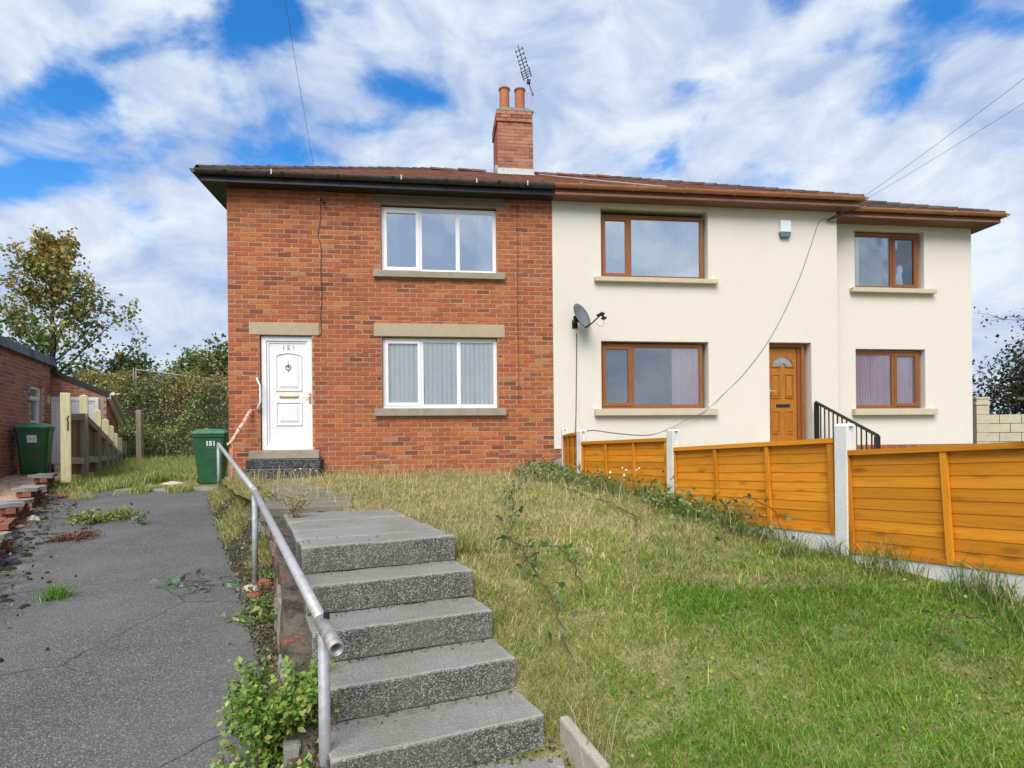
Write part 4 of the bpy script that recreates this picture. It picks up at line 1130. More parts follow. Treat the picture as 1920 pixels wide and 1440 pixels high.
for i, (za, zb2, h) in {1: (.79, .825, .18), 2: (.725, .805, .24), 3: (.69, .80, .30)}.items():
    a, b = seg(i); p = Vector((a[0], a[1], za-.003-h)); q = Vector((b[0], b[1], zb2-.003-h)); d = q - p
    m = MB(); m.box((0, -.022, 0), (d.length, .022, h)); o = m.build('gravel_board', CONC_POST, None, bevel=.004, loc=tuple(p))
    o.rotation_euler = (0, -math.asin(d.z/d.length), math.atan2(d.y, d.x)); tag(o, glab[i], 'gravel board', 'concrete gravel boards')
# stub of old post against the house
m = MB(); m.prism([(-.09, 0), (.09, 0), (.09, .30), (.05, .39), (-.05, .39), (-.09, .31)], 1, -.05, .05); o = m.build('stone_stub', STONE_OLD, None, bevel=.02, loc=(.80, 10.25, .80))
tag(o, 'short weathered stone stub between brick wall and first concrete post', 'stone')

# ------------------------------------------------------------------ concrete steps up the garden
SA = R(24); SX, SY = -.366, 3.84
steps = empty('concrete_steps', (SX, SY, .05), SA, 'flight of weathered exposed-aggregate concrete steps beside the lawn', 'steps')
SW = .94; TR = .309; RI = .16
def step_block(k, a, b, z1, z0, name='step', w_=SW):
    m = MB(); nx = 12; ny = 3; j = lambda s: rnd.uniform(-s, s)
    x0, x1 = -w_ + j(.006), 0 + j(.004)
    m.box((x0, a, z0), (x1, b, z1))
    o = m.build(name, AGG, steps, bevel=.020)
    bm = bmesh.new(); bm.from_mesh(o.data); bmesh.ops.subdivide_edges(bm, edges=bm.edges[:], cuts=11, use_grid_fill=True)
    for v in bm.verts:
        n_ = mnoise.noise_vector(v.co*7.0 + Vector((k*3.1, 0, 0)))*.005 + mnoise.noise_vector(v.co*23.0 + Vector((k*5.1, 0, 0)))*.003; v.co += n_
    bm.to_mesh(o.data); bm.free()
    o.modifiers['bevel'].angle_limit = R(60)
    return o
for k in range(5):
    zt = .90 - RI*k - .05
    step_block(k, -TR*k, -TR*(k-1) + (.06 if k else -.0), zt, zt - RI + .003 if k < 5 else -.4)
    if k: pass
step_block(6, -TR*5, -TR*4+.06, .90-RI*5-.05, -.35)
step_block(7, TR+.018, TR+.42, .846, .62, 'slab'); step_block(8, TR+.44, TR+.96, .840, .62, 'slab'); step_block(9, TR+.98, TR+1.55, .842, .62, 'slab')
# core under the treads
m = MB(); 
for k in range(5): m.box((-SW+.03, -TR*k+.03, -.4), (-.02, -TR*(k-1)+.02+ (1.2 if k == 0 else 0), .90-RI*(k+1)-.05-.002))
m.build('core', EARTH, steps)
# broken slabs of the old path on towards the door
pth = MB()
for (x, y, w_, l_, a, z) in ((-1.95, 5.7, .8, .62, .3, .925), (-2.2, 6.4, .85, .6, .42, .925), (-2.55, 7.1, .8, .6, .38, .93), (-2.85, 7.8, .8, .62, .30, .925), (-3.2, 8.5, .8, .6, .3, .925)):
    pth.box((x-w_/2, y-l_/2, z-.12), (x+w_/2, y+l_/2, z+.004), rot=Matrix.Rotation(a, 3, 'Z'))
tag(pth.build('path', m_stone('mossy_slab', (.25,.225,.17), .5, .6), bevel=.01), kind='structure')
# edging kerb to the right of the lowest steps
e = empty('edging_kerb', (.20, 2.72, -.02), 0, 'pale concrete edging kerb at the right foot of the steps', 'kerb')
m = MB(); m.add([(0,0,0), (.045,.02,0), (.195,-.27,-.05), (.15,-.29,-.05), (0,0,.27), (.045,.02,.27), (.195,-.27,.19), (.15,-.29,.185)], [(0,3,2,1), (4,5,6,7), (0,1,5,4), (1,2,6,5), (2,3,7,6), (3,0,4,7)])
m.build('edging', m_stone('grey_kerb', (.44,.405,.33), .4, .45), e, bevel=.012)
m = MB(); m.box((-.05,-.16,0), (.02,-.05,.12)); m.build('rubble', STONE_OLD, e, bevel=.02)

# rough retaining wall on the drive side of the steps
LW = [(-.80, 2.30, .10), (-1.02, 2.80, .38), (-1.25, 3.38, .66), (-1.46, 3.85, .84), (-1.70, 4.45, .85), (-1.93, 5.0, .85), (-2.3, 5.7, .86), (-2.75, 6.4, .87)]
rw = empty('retaining_wall', (-1.46, 3.85, .3), 0, 'crumbling brick and stone wall face between the drive and the steps', 'wall')
m = MB(); vs = []; ny = 9
for i in range(29):
    t = i/28*(len(LW)-1); k = min(int(t), len(LW)-2); f = t-k
    x = LW[k][0]*(1-f)+LW[k+1][0]*f; y = LW[k][1]*(1-f)+LW[k+1][1]*f; zt = LW[k][2]*(1-f)+LW[k+1][2]*f
    for j in range(ny):
        q = j/(ny-1); zz_ = -.35 + (zt+.35)*q
        nn = mnoise.noise(Vector((x*9, y*9, zz_*11)))*.035 + mnoise.noise(Vector((x*25, y*25, zz_*25)))*.014
        vs.append((x - .02*(1-q) - .06 + nn + 1.46, y - nn*.4 - 3.85, zz_-.3))
    vs.append((x + .12 + 1.46, y + .05 - 3.85, zt-.3-.01))
n = ny+1
m.add(vs, [(i*n+j, (i+1)*n+j, (i+1)*n+j+1, i*n+j+1) for i in range(28) for j in range(ny)]); m.build('wall_face', WALLR, rw)
bmesh_ = MB(); vs_, fs_ = brick_verts(-.10, .10, -.034, .034, .03, -.02, .012, .012); bmesh_.add(vs_, fs_); EB = bmesh_.mesh('brick', ENG)
bmesh_ = MB(); bmesh_.box((-.12,-.03,-.05), (.12,.03,.05)); ST_ = bmesh_.mesh('stone', STONE_OLD)
for i in range(70):
    t = rnd.uniform(.4, 6.4); k = int(t); f = t-k
    x = LW[k][0]*(1-f)+LW[k+1][0]*f; y = LW[k][1]*(1-f)+LW[k+1][1]*f; zt = LW[k][2]*(1-f)+LW[k+1][2]*f
    zg = float(drive_z(y)); 
    if zt - zg < .12: continue
    row = rnd.randrange(int((zt-zg)/.083)); zz_ = zg + .045 + row*.083
    a = math.atan2(LW[k+1][1]-LW[k][1], LW[k+1][0]-LW[k][0])
    inst('brick' if i % 3 else 'stone', EB if i % 3 else ST_, rw, (x+1.46-.038, y-3.85-.012, zz_-.3), (rnd.uniform(-.1,.1), rnd.uniform(-.07,.07), a - math.pi + rnd.uniform(-.1,.1)), (rnd.uniform(.7,1.1), 1, rnd.uniform(.8,1.05)))

# earth and rubble slope between the tarmac and the wall / lawn edge
def edge_x(y): return np.interp(y, [2.2, 2.8, 3.38, 3.85, 4.45, 5.0, 5.7, 6.6, 8.5, 9.6, 10.35], [-.80, -1.04, -1.27, -1.48, -1.72, -1.95, -2.3, -2.85, -3.95, -4.55, -4.78])
def verge_pt(t, y):
    x0 = float(dr_x(y)) - .16; x1 = float(edge_x(y)) + .10; zd_ = float(drive_z(y)) - .012
    up = float(sstep(4.9, 6.2, y)); zt_ = (float(lawn_z(x1, y)) + .01)*up + (zd_ + .09)*(1-up)
    return (x0 + (x1-x0)*t, zd_ + (zt_-zd_)*(t**1.15))
vm = MB(); ys_ = np.linspace(2.0, 10.34, 120); nx = 10; vs = []
for y in ys_:
    for i in range(nx+1):
        x, z = verge_pt(i/nx, y); n_ = mnoise.noise(Vector((x*6, y*6, 1)))*.03 + mnoise.noise(Vector((x*19, y*19, 2)))*.014
        vs.append((x, y, z + n_*min(1, i/2)))
vm.add(vs, [(j*(nx+1)+i, j*(nx+1)+i+1, (j+1)*(nx+1)+i+1, (j+1)*(nx+1)+i) for j in range(len(ys_)-1) for i in range(nx)])
tag(vm.build('verge', EARTH, None, True), kind='structure')

# galvanised handrail
A_ = Vector((-4.70, 9.56, 1.51)); B_ = Vector((-2.12, 4.91, 1.115)); E_ = Vector((-.655, 2.2, .745)); D_ = B_ + (E_-B_)*.985
hr = empty('handrail', (-2.12, 4.91, float(drive_z(4.91))), 0, 'galvanised tube handrail running down beside the drive and steps', 'handrail')
O_ = Vector(hr.location)
def ring_tube(m, p, q, ro, ri, n=14):
    p = Vector(p); q = Vector(q); d = (q-p).normalized(); x = d.cross(Vector((0,0,1))).normalized(); y = d.cross(x); vs = []
    for c_, r_ in ((p, ro), (q, ro), (q, ri), (p, ri)):
        for j in range(n):
            a = 2*math.pi*j/n; vs.append(c_ + (x*math.cos(a) + y*math.sin(a))*r_)
    m.add(vs, [(k*n+j, k*n+(j+1) % n, ((k+1) % 4)*n+(j+1) % n, ((k+1) % 4)*n+j) for k in range(4) for j in range(n)])
m = MB(); m.tube([A_-O_, A_-O_+(B_-A_)*.02, A_-O_+(B_-A_)*.6, B_-O_-(B_-A_)*.01], .024, 12); m.build('rail', GALV, hr, True)
m = MB(); ring_tube(m, B_-O_-(E_-B_)*.005, E_-O_, .0245, .019); m.build('rail', GALV, hr, True)
m = MB(); m.tube([B_-O_-(B_-A_)*.012, B_-O_, B_-O_+(E_-B_)*.012], .0275, 12); m.build('rail_joint', GALV, hr, True)
m = MB(); pc = B_ + (E_-B_)*.925; ring_tube(m, pc-O_-(E_-B_)*.012, E_-O_+(E_-B_)*.004, .029, .022); cl = m.build('end_fitting', m_plain('rusty_fitting', (.36,.33,.30), .6, .5, .35, 30), hr, True)
m = MB(); m.tube([pc-O_+Vector((.012,0,.02)), pc-O_+Vector((.012,0,.05))], .012, 10); m.build('grub_screw', BLACKM, cl)
for P_, zb_, r_ in ((A_, .66, .024), (B_ + Vector((.0,.0,-.02)), float(drive_z(4.91))-.02, .023), (pc + Vector((0,0,-.03)), -.2, .0235)):
    m = MB(); m.tube([Vector((P_.x, P_.y, zb_))-O_, P_-O_+Vector((0,0,-.012))], r_, 12); m.build('post', GALV_P, hr, True)
m = MB(); m.tube([Vector((B_.x-.02, B_.y-.02, 0))+Vector((-O_.x,-O_.y,-.05)), Vector((B_.x-.02-O_.x, B_.y-.02-O_.y, .035))], [.10, .06], 9); m.build('concrete_foot', STONE_C, hr)
m = MB(); m.tube([A_-O_+Vector((-.015,.03,.0)), A_-O_+Vector((.005,-.02,.012))], .027, 10); m.build('end_cap', BLACKM, hr)

# ------------------------------------------------------------------ wheelie bins
def wheelie_bin(loc, rz, label):
    e = empty('wheelie_bin', loc, rz, label, 'wheelie bin', 'green wheelie bins')
    m = MB()  # tapered body, front face at -y
    def ringp(z, wx, y0, y1, c=.04):
        return [(-wx+c,y0,z), (wx-c,y0,z), (wx,y0+c,z), (wx,y1-c,z), (wx-c,y1,z), (-wx+c,y1,z), (-wx,y1-c,z), (-wx,y0+c,z)]
    rows = [ringp(.02,.205,-.20,.22), ringp(.06,.215,-.215,.24), ringp(.86,.275,-.33,.30), ringp(.90,.278,-.335,.305), ringp(.905,.292,-.352,.32), ringp(.955,.294,-.355,.322)]
    vs = [p for r_ in rows for p in r_]; n = 8
    fs = [(k*n+j, k*n+(j+1) % n, (k+1)*n+(j+1) % n, (k+1)*n+j) for k in range(len(rows)-1) for j in range(n)] + [tuple(range(n-1,-1,-1)), tuple(range(5*n, 6*n))]
    m.add(vs, fs); m.build('body', GREENP, e, bevel=.012)
    m = MB(); rows = [ringp(.958,.305,-.372,.33), ringp(1.0,.302,-.365,.335), ringp(1.02,.26,-.32,.31), ringp(1.055,.23,-.24,.29), ringp(1.06,.15,-.15,.22)]
    vs = [p for r_ in rows for p in r_]
    fs = [(k*n+j, k*n+(j+1) % n, (k+1)*n+(j+1) % n, (k+1)*n+j) for k in range(len(rows)-1) for j in range(n)] + [tuple(range(n-1,-1,-1)), tuple(range(4*n, 5*n))]
    m.add(vs, fs); lid = m.build('lid', GREENL, e, bevel=.01)
    m = MB(); m.tube([(-.24,.36,.98), (.24,.36,.98)], .016, 8); m.box((-.25,.30,.955), (-.22,.37,.99)); m.box((.22,.30,.955), (.25,.37,.99)); m.build('handle', GREENP, e)
    for s in (-1, 1):
        m = MB(); m.tube([(s*.235,.245,.10), (s*.285,.245,.10)], .10, 18); w_ = m.build('wheel', BLACKM, e)
        m = MB(); m.tube([(s*.284,.245,.10), (s*.29,.245,.10)], .055, 12); m.build('hub', GALV_P, w_)
    return e
def on_front(z): return -.215 - (z-.06)/.80*.115 - .004     # y of the sloping front face
b2 = wheelie_bin((-5.70, 11.35, .735), R(19), 'green wheelie bin numbered 151 beside the brick house corner')
tilt = math.atan2(.115, .80)
t_ = text_part('bin_number', '151', b2, .115, PRINT_W, .0015, (.02, on_front(.78), .78), font_off=.006); t_.rotation_euler = (R(90)+tilt, 0, 0)
def smear(parent, a, b, z0, z1, mat, rows=4, name='print', seed=1):
    r = random.Random(seed); m = MB()
    for k in range(rows):
        z = z1 - (z1-z0)*(k+.5)/rows; h = (z1-z0)/rows*.28; x = a + r.random()*.02
        while x < b:
            w_ = r.uniform(.006, .035)
            y = lambda q: on_front(q) - .0012
            m.add([(x,y(z-h),z-h), (min(b,x+w_),y(z-h),z-h), (min(b,x+w_),y(z+h),z+h), (x,y(z+h),z+h)], [(0,1,2,3)]); x += w_ + r.uniform(.003,.012)
    return m.build(name, mat, parent)
smear(b2, -.09, .17, .690, .725, PRINT_G, 1, seed=3); smear(b2, -.08, .10, .60, .63, PRINT_G, 1, seed=4); smear(b2, -.09, -.02, .50, .58, PRINT_G, 5, seed=5); smear(b2, .0, .12, .52, .57, PRINT_G, 2, seed=6)
b1 = wheelie_bin((-9.98, 12.5, .915), R(29), 'green wheelie bin with a torn white sticker against the neighbour\'s brick wall')
m = MB(); r = random.Random(5); pts = []
nn = 9
edge = lambda s: r.uniform(-.012, .012)
L = [(-.085+edge(1), .66 + .15*i/nn) for i in range(nn+1)]; Rr = [(.085+edge(1), .66 + .15*i/nn) for i in range(nn+1)]
for i in range(nn):
    if i == 4: 
        for x0, x1 in ((-.08,-.035), (.0,.03), (.05,.085)): m.add([(x0,on_front(L[i][1])-.002,L[i][1]), (x1,on_front(L[i][1])-.002,L[i][1]), (x1,on_front(L[i+1][1])-.002,L[i+1][1]), (x0,on_front(L[i+1][1])-.002,L[i+1][1])], [(0,1,2,3)])
        continue
    m.add([(L[i][0],on_front(L[i][1])-.002,L[i][1]), (Rr[i][0],on_front(L[i][1])-.002,L[i][1]), (Rr[i+1][0],on_front(L[i+1][1])-.002,L[i+1][1]), (L[i+1][0],on_front(L[i+1][1])-.002,L[i+1][1])], [(0,1,2,3)])
m.build('sticker', PRINT_W, b1)
smear(b1, -.07, .10, .34, .43, PRINT_R, 4, seed=9)
# ------------------------------------------------------------------ neighbour's paving with a broken dwarf wall
def pav_z(y): return .60 + .065*(y-7.5)
def pav_l(y): return float(np.interp(y, [2, 11.76, 14.78], [-7.2, -10.12, -11.4]))
pav = grid_obj('paving', lambda y: (pav_l(y)-2.0, float(dl_x(y))-.12 if y < 10.4 else float(np.interp(y, [10.4, 15.5], [-8.1, -10.45]))), list(np.linspace(3, 15.4, 20)), 8, lambda x, y: pav_z(y)-.012, MORTAR_N)
b = MB(); b.box((0,0,-.04), (.196,.096,0)); PV = b.mesh('paver', PAVER)
cnd = []
for i in range(-10, 100):
    for j in range(-40, 70):
        x = -12 + i*.103 + j*.0; y = 5.2 + j*.206 + (.103 if i % 2 else 0)
        # herringbone-free stretcher lay, turned to the wall line
        a = R(23); X = -8.3 + (x+8.3)*math.cos(a) - (y-9.0)*math.sin(a); Y = 9.0 + (x+8.3)*math.sin(a) + (y-9.0)*math.cos(a)
        if not (4.2 < Y < 13.6): continue
        rx = float(dl_x(Y))-.22 if Y < 10.4 else float(np.interp(Y, [10.4, 15.5], [-8.2, -10.5]))
        if pav_l(Y) - .0 < X < rx and X/Y > -.93: cnd.append((X, Y))
cnd.sort(key=lambda p: p[0]**2 + p[1]**2)
cnd = [p for p in cnd if p[0]/p[1] > -.885]
tl = math.atan(.065); rest = MB()
for q, (X, Y) in enumerate(cnd):
    z = pav_z(Y) + rnd.uniform(-.003, .004); rot = (tl, 0, R(23)+R(90))
    if q < 280: inst('paver', PV, pav, (X, Y, z), rot)
    else:
        M_ = Matrix.Translation((X, Y, z)) @ Matrix.Rotation(R(113), 4, 'Z')
        v8 = [M_ @ Vector(p) for p in ((0,0,-.03),(.196,0,-.03),(.196,.096,-.03),(0,.096,-.03),(0,0,0),(.196,0,0),(.196,.096,0),(0,.096,0))]
        rest.add([tuple(v) for v in v8], [(4,5,6,7),(0,1,5,4),(1,2,6,5),(2,3,7,6),(3,0,4,7)])
tag(rest.build('paver_field', PAVER, pav), kind='stuff')

gw = empty('garden_wall', (-7.0, 8.74, .5), 0, 'broken dwarf brick wall with loose coping stones along the left of the drive', 'wall')
GO = Vector((-7.0, 8.74, .5))
vs_, fs_ = brick_verts(-.108, .108, -.034, .034, .048, -.048, .008, .007); b = MB(); b.add(vs_, fs_); GB = b.mesh('brick', ENG)
SEGS = ((9.95,10.62,.965), (8.70,9.62,.835), (7.50,8.42,.725), (6.85,7.42,.61), (5.35,6.60,.555), (3.6,5.15,.44))
def wall_dir(y): return math.atan2(.2, float(dl_x(y+.1)) - float(dl_x(y-.1)))
for (ya, yb, zt_) in SEGS:
    c_ = 0; z = zt_ - .04
    while z > float(drive_z(ya)) - .05 and c_ < 5:
        y = ya + .105 + (.11 if c_ % 2 else 0)
        while y < yb + .05:
            a = wall_dir(y)
            for off in (-.055, .055):
                if c_ == 0 and rnd.random() < .10: continue
                inst('brick', GB, gw, (float(dl_x(y)) - .10 + off - GO.x + rnd.uniform(-.012,.012), y + rnd.uniform(-.01,.01) - GO.y, z - GO.z), (rnd.uniform(-.03,.03), rnd.uniform(-.03,.03), a + math.pi + rnd.uniform(-.06,.06)))
            y += .228
        z -= .078; c_ += 1
for q in range(26):
    y = rnd.uniform(4.2, 10.3); inst('brick', GB, gw, (float(dl_x(y)) + rnd.uniform(-.12,.08) - GO.x, y - GO.y, float(drive_z(y)) + .012 - GO.z), (rnd.uniform(-.3,.3), rnd.uniform(-.2,.2), rnd.uniform(0,3)), (rnd.uniform(.35,.8), rnd.uniform(.5,.9), rnd.uniform(.5,.9)))
def slab_mesh(seed, w_, l_, t_):
    r = random.Random(seed); m = MB(); n = 9; top = []; bot = []
    for i in range(n):
        a = 2*math.pi*i/n; q = r.uniform(.82, 1.08); c_, s_ = math.cos(a), math.sin(a)
        f = 1/max(abs(c_), abs(s_)); f = min(f, 1.25)
        top.append((w_/2*c_*f*q, l_/2*s_*f*q, t_ + r.uniform(-.006,.006))); bot.append((w_/2*c_*f*q*.95, l_/2*s_*f*q*.95, 0))
    m.add(top+bot, [tuple(range(n)), tuple(range(2*n-1, n-1, -1))] + [(i, i+n, (i+1) % n+n, (i+1) % n) for i in range(n)])
    return m
k = 0
for (ya, yb, zt_), n_, cover in zip(SEGS, (2, 2, 2, 0, 2, 3), (.95,.9,.9,0,.8,.9)):
    for q in range(n_):
        ln_ = (yb-ya)*cover/n_; y = ya + ln_*(q+.5) - .04
        me = slab_mesh(k, .34, ln_*1.02, .05).mesh('coping_stone', STONE_OLD); k += 1
        inst('coping_stone', me, gw, (float(dl_x(y)) - .10 - GO.x + rnd.uniform(-.02,.03), y - GO.y, zt_ - GO.z), (rnd.uniform(-.05,.05), rnd.uniform(-.05,.05), wall_dir(y) - R(90) + rnd.uniform(-.12,.12)))

def rock(label, loc, s, mat, seed, cat='stone', name='stone'):
    bm = bmesh.new(); bmesh.ops.create_icosphere(bm, subdivisions=3, radius=1.0)
    for v in bm.verts:
        n_ = mnoise.noise(v.co*1.3 + Vector((seed*7.7, 0, 0)))*.45 + mnoise.noise(v.co*3.5 + Vector((seed*3.3, 1, 0)))*.14
        v.co *= (1 + n_); v.co.x *= s[0]; v.co.y *= s[1]; v.co.z *= s[2]
    me = bpy.data.meshes.new(name); bm.to_mesh(me); bm.free(); me.materials.append(mat)
    o = bpy.data.objects.new(name, me); C.objects.link(o); o.location = loc
    return tag(o, label, cat)
rock('flat grey slab lying in the grass left of the numbered bin', (-6.25, 10.95, .77), (.20,.13,.055), STONE_C, 2)
rock('pale flat stone half hidden in the grass near the cream gatepost', (-7.3, 11.0, .78), (.26,.12,.05), STONE_C, 3)
rock('pink and cream lump of rubble at the edge of the tarmac by the green plant', (-1.19, 2.88, .19), (.075,.06,.05), m_stone('pinkish_rubble', (.62,.47,.36), .35, .3), 4)
rock('broken red brick piece beside the middle handrail post', (-2.02, 4.88, .36), (.06,.045,.05), ENG, 5, 'brick')
rock('small red brick fragment on the tarmac below the middle handrail post', (-2.01, 4.63, .325), (.045,.03,.025), ENG, 6, 'brick')
rock('small pale stone at the foot of the broken dwarf wall', (-6.25, 7.78, .545), (.08,.06,.05), STONE_C, 7)
rock('brick rubble lump at the corner of the dwarf wall by the back grass', (-7.3, 9.7, .68), (.09,.06,.045), ENG, 8, 'rubble', 'rubble_lump')

# ------------------------------------------------------------------ neighbour's brick house on the left
NA = Vector((-10.08, 11.76)); ND = Vector((-.398, .917)); NL = 3.292
nb = empty('neighbour_house', (-10.08, 11.76, .9), math.atan2(.917, -.398), 'low red brick building with slate-grey eaves on the far left', 'house')
# local frame: x along the flank away from the camera, y to the left (into the house), z up from .9
NZ = .9; zt = 3.47 - NZ
m = MB(); wall_shell(m, -4.0, NL, -.5, zt, [(1.80, 2.56, 2.03-NZ, 2.88-NZ)], 0, .25)
# wall_shell works in x/v/z, v into the house
m.add([(-4,0,-.5), (-4,4,-.5), (-4,4,zt+1.2), (-4,0,zt)], [(0,1,2,3)]); m.add([(NL,.01,-.5), (NL,4,-.5), (NL,4,zt+1.2), (NL,.01,zt)], [(3,2,1,0)])
m.build('wall', MORTAR_N, nb)
def bricks_on(mb, ua, ub, za, zb, ops, v=0., topf=None):
    z = za; k = 0
    while z + BH < zb:
        u = ua - (.12 if k % 2 else 0)
        while u < ub:
            a, b = max(u, ua), min(u+BL, ub); u += PL
            if b - a < .03 or any(o[0] - .1 < (a+b)/2 < o[1] + .1 and o[2] < z + BH/2 < o[3] for o in ops): continue
            if topf and z + BH > topf((a+b)/2): continue
            vs_, fs_ = brick_verts(a, b, z, z+BH, v+.02, v-.007, .005, .004); mb.add(vs_, fs_)
        z += PH; k += 1
m = MB(); bricks_on(m, -1.2, NL-.01, -.35, zt, [(1.80, 2.56, 2.03-NZ, 2.88-NZ)]); tag(m.build('brickwork', BRICK_N, nb), kind='stuff')
m = MB(); m.box((1.85, .10, 2.08-NZ), (2.5, .12, 2.84-NZ)); m.build('pane', GLASS_L, nb)
m = MB(); frame_bars(m, 1.80, 2.56, 2.03-NZ, 2.88-NZ, .055, .05, .13); m.box((1.855, .052, 2.56-NZ), (2.505, .13, 2.61-NZ)); m.box((1.84, .035, 2.60-NZ), (2.52, .06, 2.84-NZ-.0)) if False else None
m.build('window_frame', UPVC, nb, bevel=.006)
m = MB(); frame_bars(m, 1.83, 2.53, 2.59-NZ, 2.855-NZ, .045, .03, .06); m.build('top_light', UPVC, nb, bevel=.005)
m = MB(); m.box((1.78, -.05, 1.985-NZ), (2.58, .06, 2.03-NZ)); m.build('window_sill', BLACKM, nb)
m = MB(); m.box((1.7, .8, .6), (2.7, .82, 2.2)); m.build('room_lining', ROOM, nb)
m = MB(); m.box((2.90, -.05, 2.52-NZ), (3.02, 0, 2.72-NZ)); m.build('vent_cover', STONE_C, nb, bevel=.01)
m = MB(); m.add([(-4,-.06,zt+.03), (NL+.08,-.06,zt+.03), (NL+.08,3.6,zt+1.5), (-4,3.6,zt+1.5)], [(0,1,2,3)]); m.box((-4, -.05, zt-.02), (NL+.05, .02, zt+.03)); m.build('roof', SLATE, nb)
b = MB(); b.box((0, -.085, -.12), (.185, -.055, .10)); TV_ = b.mesh('verge_tile', SLATE)
for i in range(22): inst('verge_tile', TV_, nb, (-.9 + i*.192, rnd.uniform(-.004,.004), zt+.09), (R(-14), rnd.uniform(-.02,.02), 0))
m = MB(); m.tube([(NL+.09,-.07,zt-.12), (NL+.09,-.05,zt+.17), (NL+.09,1.5,zt+.85)], .05, 7); m.build('corner_trim', SLATE_K, nb)
# lean-to with its white door, facing the camera
L0 = Vector((-11.39, 14.78)); L1 = Vector((-10.34, 15.24)); lv = (L1-L0); ll = lv.length
lt = empty('lean_to', (L0.x, L0.y, .9), math.atan2(lv.y, lv.x), 'brick lean-to with sloping black verge and white door behind the timber fence', 'outbuilding')
z0_, z1_ = 3.30-NZ, 2.79-NZ
tf = lambda u: z0_ + (z1_-z0_)*u/ll
m = MB(); m.add([(0,0,-.4), (ll,0,-.4), (ll,0,z1_), (0,0,z0_)], [(0,1,2,3)])
s_ = Vector((-10.75, 16.3)) - L1; sl = s_.length; M2 = Matrix.Rotation(math.atan2(s_.y, s_.x) - math.atan2(lv.y, lv.x), 4, 'Z')
def sd_(x, y, z): 
    q = M2 @ Vector((x, y, z)); return (q.x + ll, q.y, q.z)
z2_ = 2.12-NZ
m.add([sd_(0,0,-.4), sd_(sl,0,-.4), sd_(sl,0,z2_), sd_(0,0,z1_)], [(0,1,2,3)]); m.build('wall', MORTAR_N, lt)
m = MB(); bricks_on(m, .005, ll-.004, -.4, z0_, [(-.1, .99, -.5, 2.72-NZ)], 0, tf); 
mm_ = MB(); bricks_on(mm_, .005, sl, -.4, z1_, [], 0, lambda u: z1_ + (z2_-z1_)*u/sl)
m.add([sd_(*v) for v in mm_.v], mm_.f); tag(m.build('brickwork', BRICK_N, lt), kind='stuff')
m = MB(); m.add([(-.06,-.05,z0_-.0), (ll+.06,-.05,z1_-.05), (ll+.06,-.05,z1_+.07), (-.06,-.05,z0_+.14), (-.06,.08,z0_), (ll+.06,.08,z1_-.05), (ll+.06,.08,z1_+.07), (-.06,.08,z0_+.14)],
    [(0,1,2,3), (3,2,6,7), (1,5,6,2), (0,4,5,1), (4,7,6,5)]); m.build('verge', SLATE_K, lt)
m = MB(); m.add([(-.06,.08,z0_+.12), (ll+.05,.08,z1_+.06), sd_(sl,-.05,z2_+.06), (-.5,1.6,z0_+.1)], [(0,1,2,3)]); m.build('roof', SLATE, lt)
m = MB(); m.box((-.005,-.02,-.4), (.99,.03,2.71-NZ)); d2_ = m.build('door', UPVC, lt, bevel=.005)
m = MB(); frame_bars(m, .0, .985, -.38, 2.70-NZ, .07, -.045, -.02); frame_bars(m, .10, .46, -.1, 2.60-NZ, .02, -.034, -.02); frame_bars(m, .53, .89, -.1, 2.60-NZ, .02, -.034, -.02); m.box((.485,-.04,-.3), (.505,-.0205,2.62-NZ)); m.build('door_frame', UPVC, d2_, bevel=.004)
m = MB(); m.add([sd_(0,-.10,z1_-.10), sd_(sl+.05,-.10,z2_-.10), sd_(sl+.05,-.10,z2_+.02), sd_(0,-.10,z1_+.03), sd_(0,-.02,z1_-.10), sd_(sl+.05,-.02,z2_-.10), sd_(sl+.05,-.02,z2_+.02), sd_(0,-.02,z1_+.03)],
    [(0,1,2,3), (3,2,6,7), (0,4,5,1), (0,3,7,4), (1,5,6,2)]); m.build('fascia', UPVC, lt)
m = MB(); m.tube([sd_(-.02,-.15,z1_+.03), sd_(sl+.08,-.15,z2_+.03)], .05, 8); m.build('gutter', STONE_C, lt)

# ------------------------------------------------------------------ timber fence and posts on the left
gp = empty('gatepost', (-7.84, 10.5, .95), R(35), 'tall cream painted timber gatepost at the near end of the left fence', 'gatepost')
m = MB(); m.box((-.075,-.075,-.1), (.075,.075,1.48)); m.build('shaft', CREAMW, gp, bevel=.012)
m = MB(); m.tube([(.03,-.077,.82), (.03,-.082,.90), (.035,-.077,.98)], .012, 6); m.tube([(.035,-.076,.95), (.02,-.084,1.02), (.04,-.076,1.08)], .010, 6); m.build('iron_latch', STEM, gp)
tf_ = empty('timber_fence', (-8.09, 11.3, .85), 0, 'weathered timber fence with cream-topped posts running back to the brambles', 'fence')
FO = Vector((-8.09, 11.3, .85))
FPS = [(-8.09, 11.3, 2.47), (-8.53, 12.3, 2.25), (-8.98, 13.2, 2.09), (-9.40, 14.0, 1.97), (-9.84, 14.8, 1.81), (-10.25, 15.6, 1.71), (-10.62, 16.35, 1.62), (-11.0, 17.1, 1.55)]
pts = [(-7.84, 10.5, 2.42)] + FPS
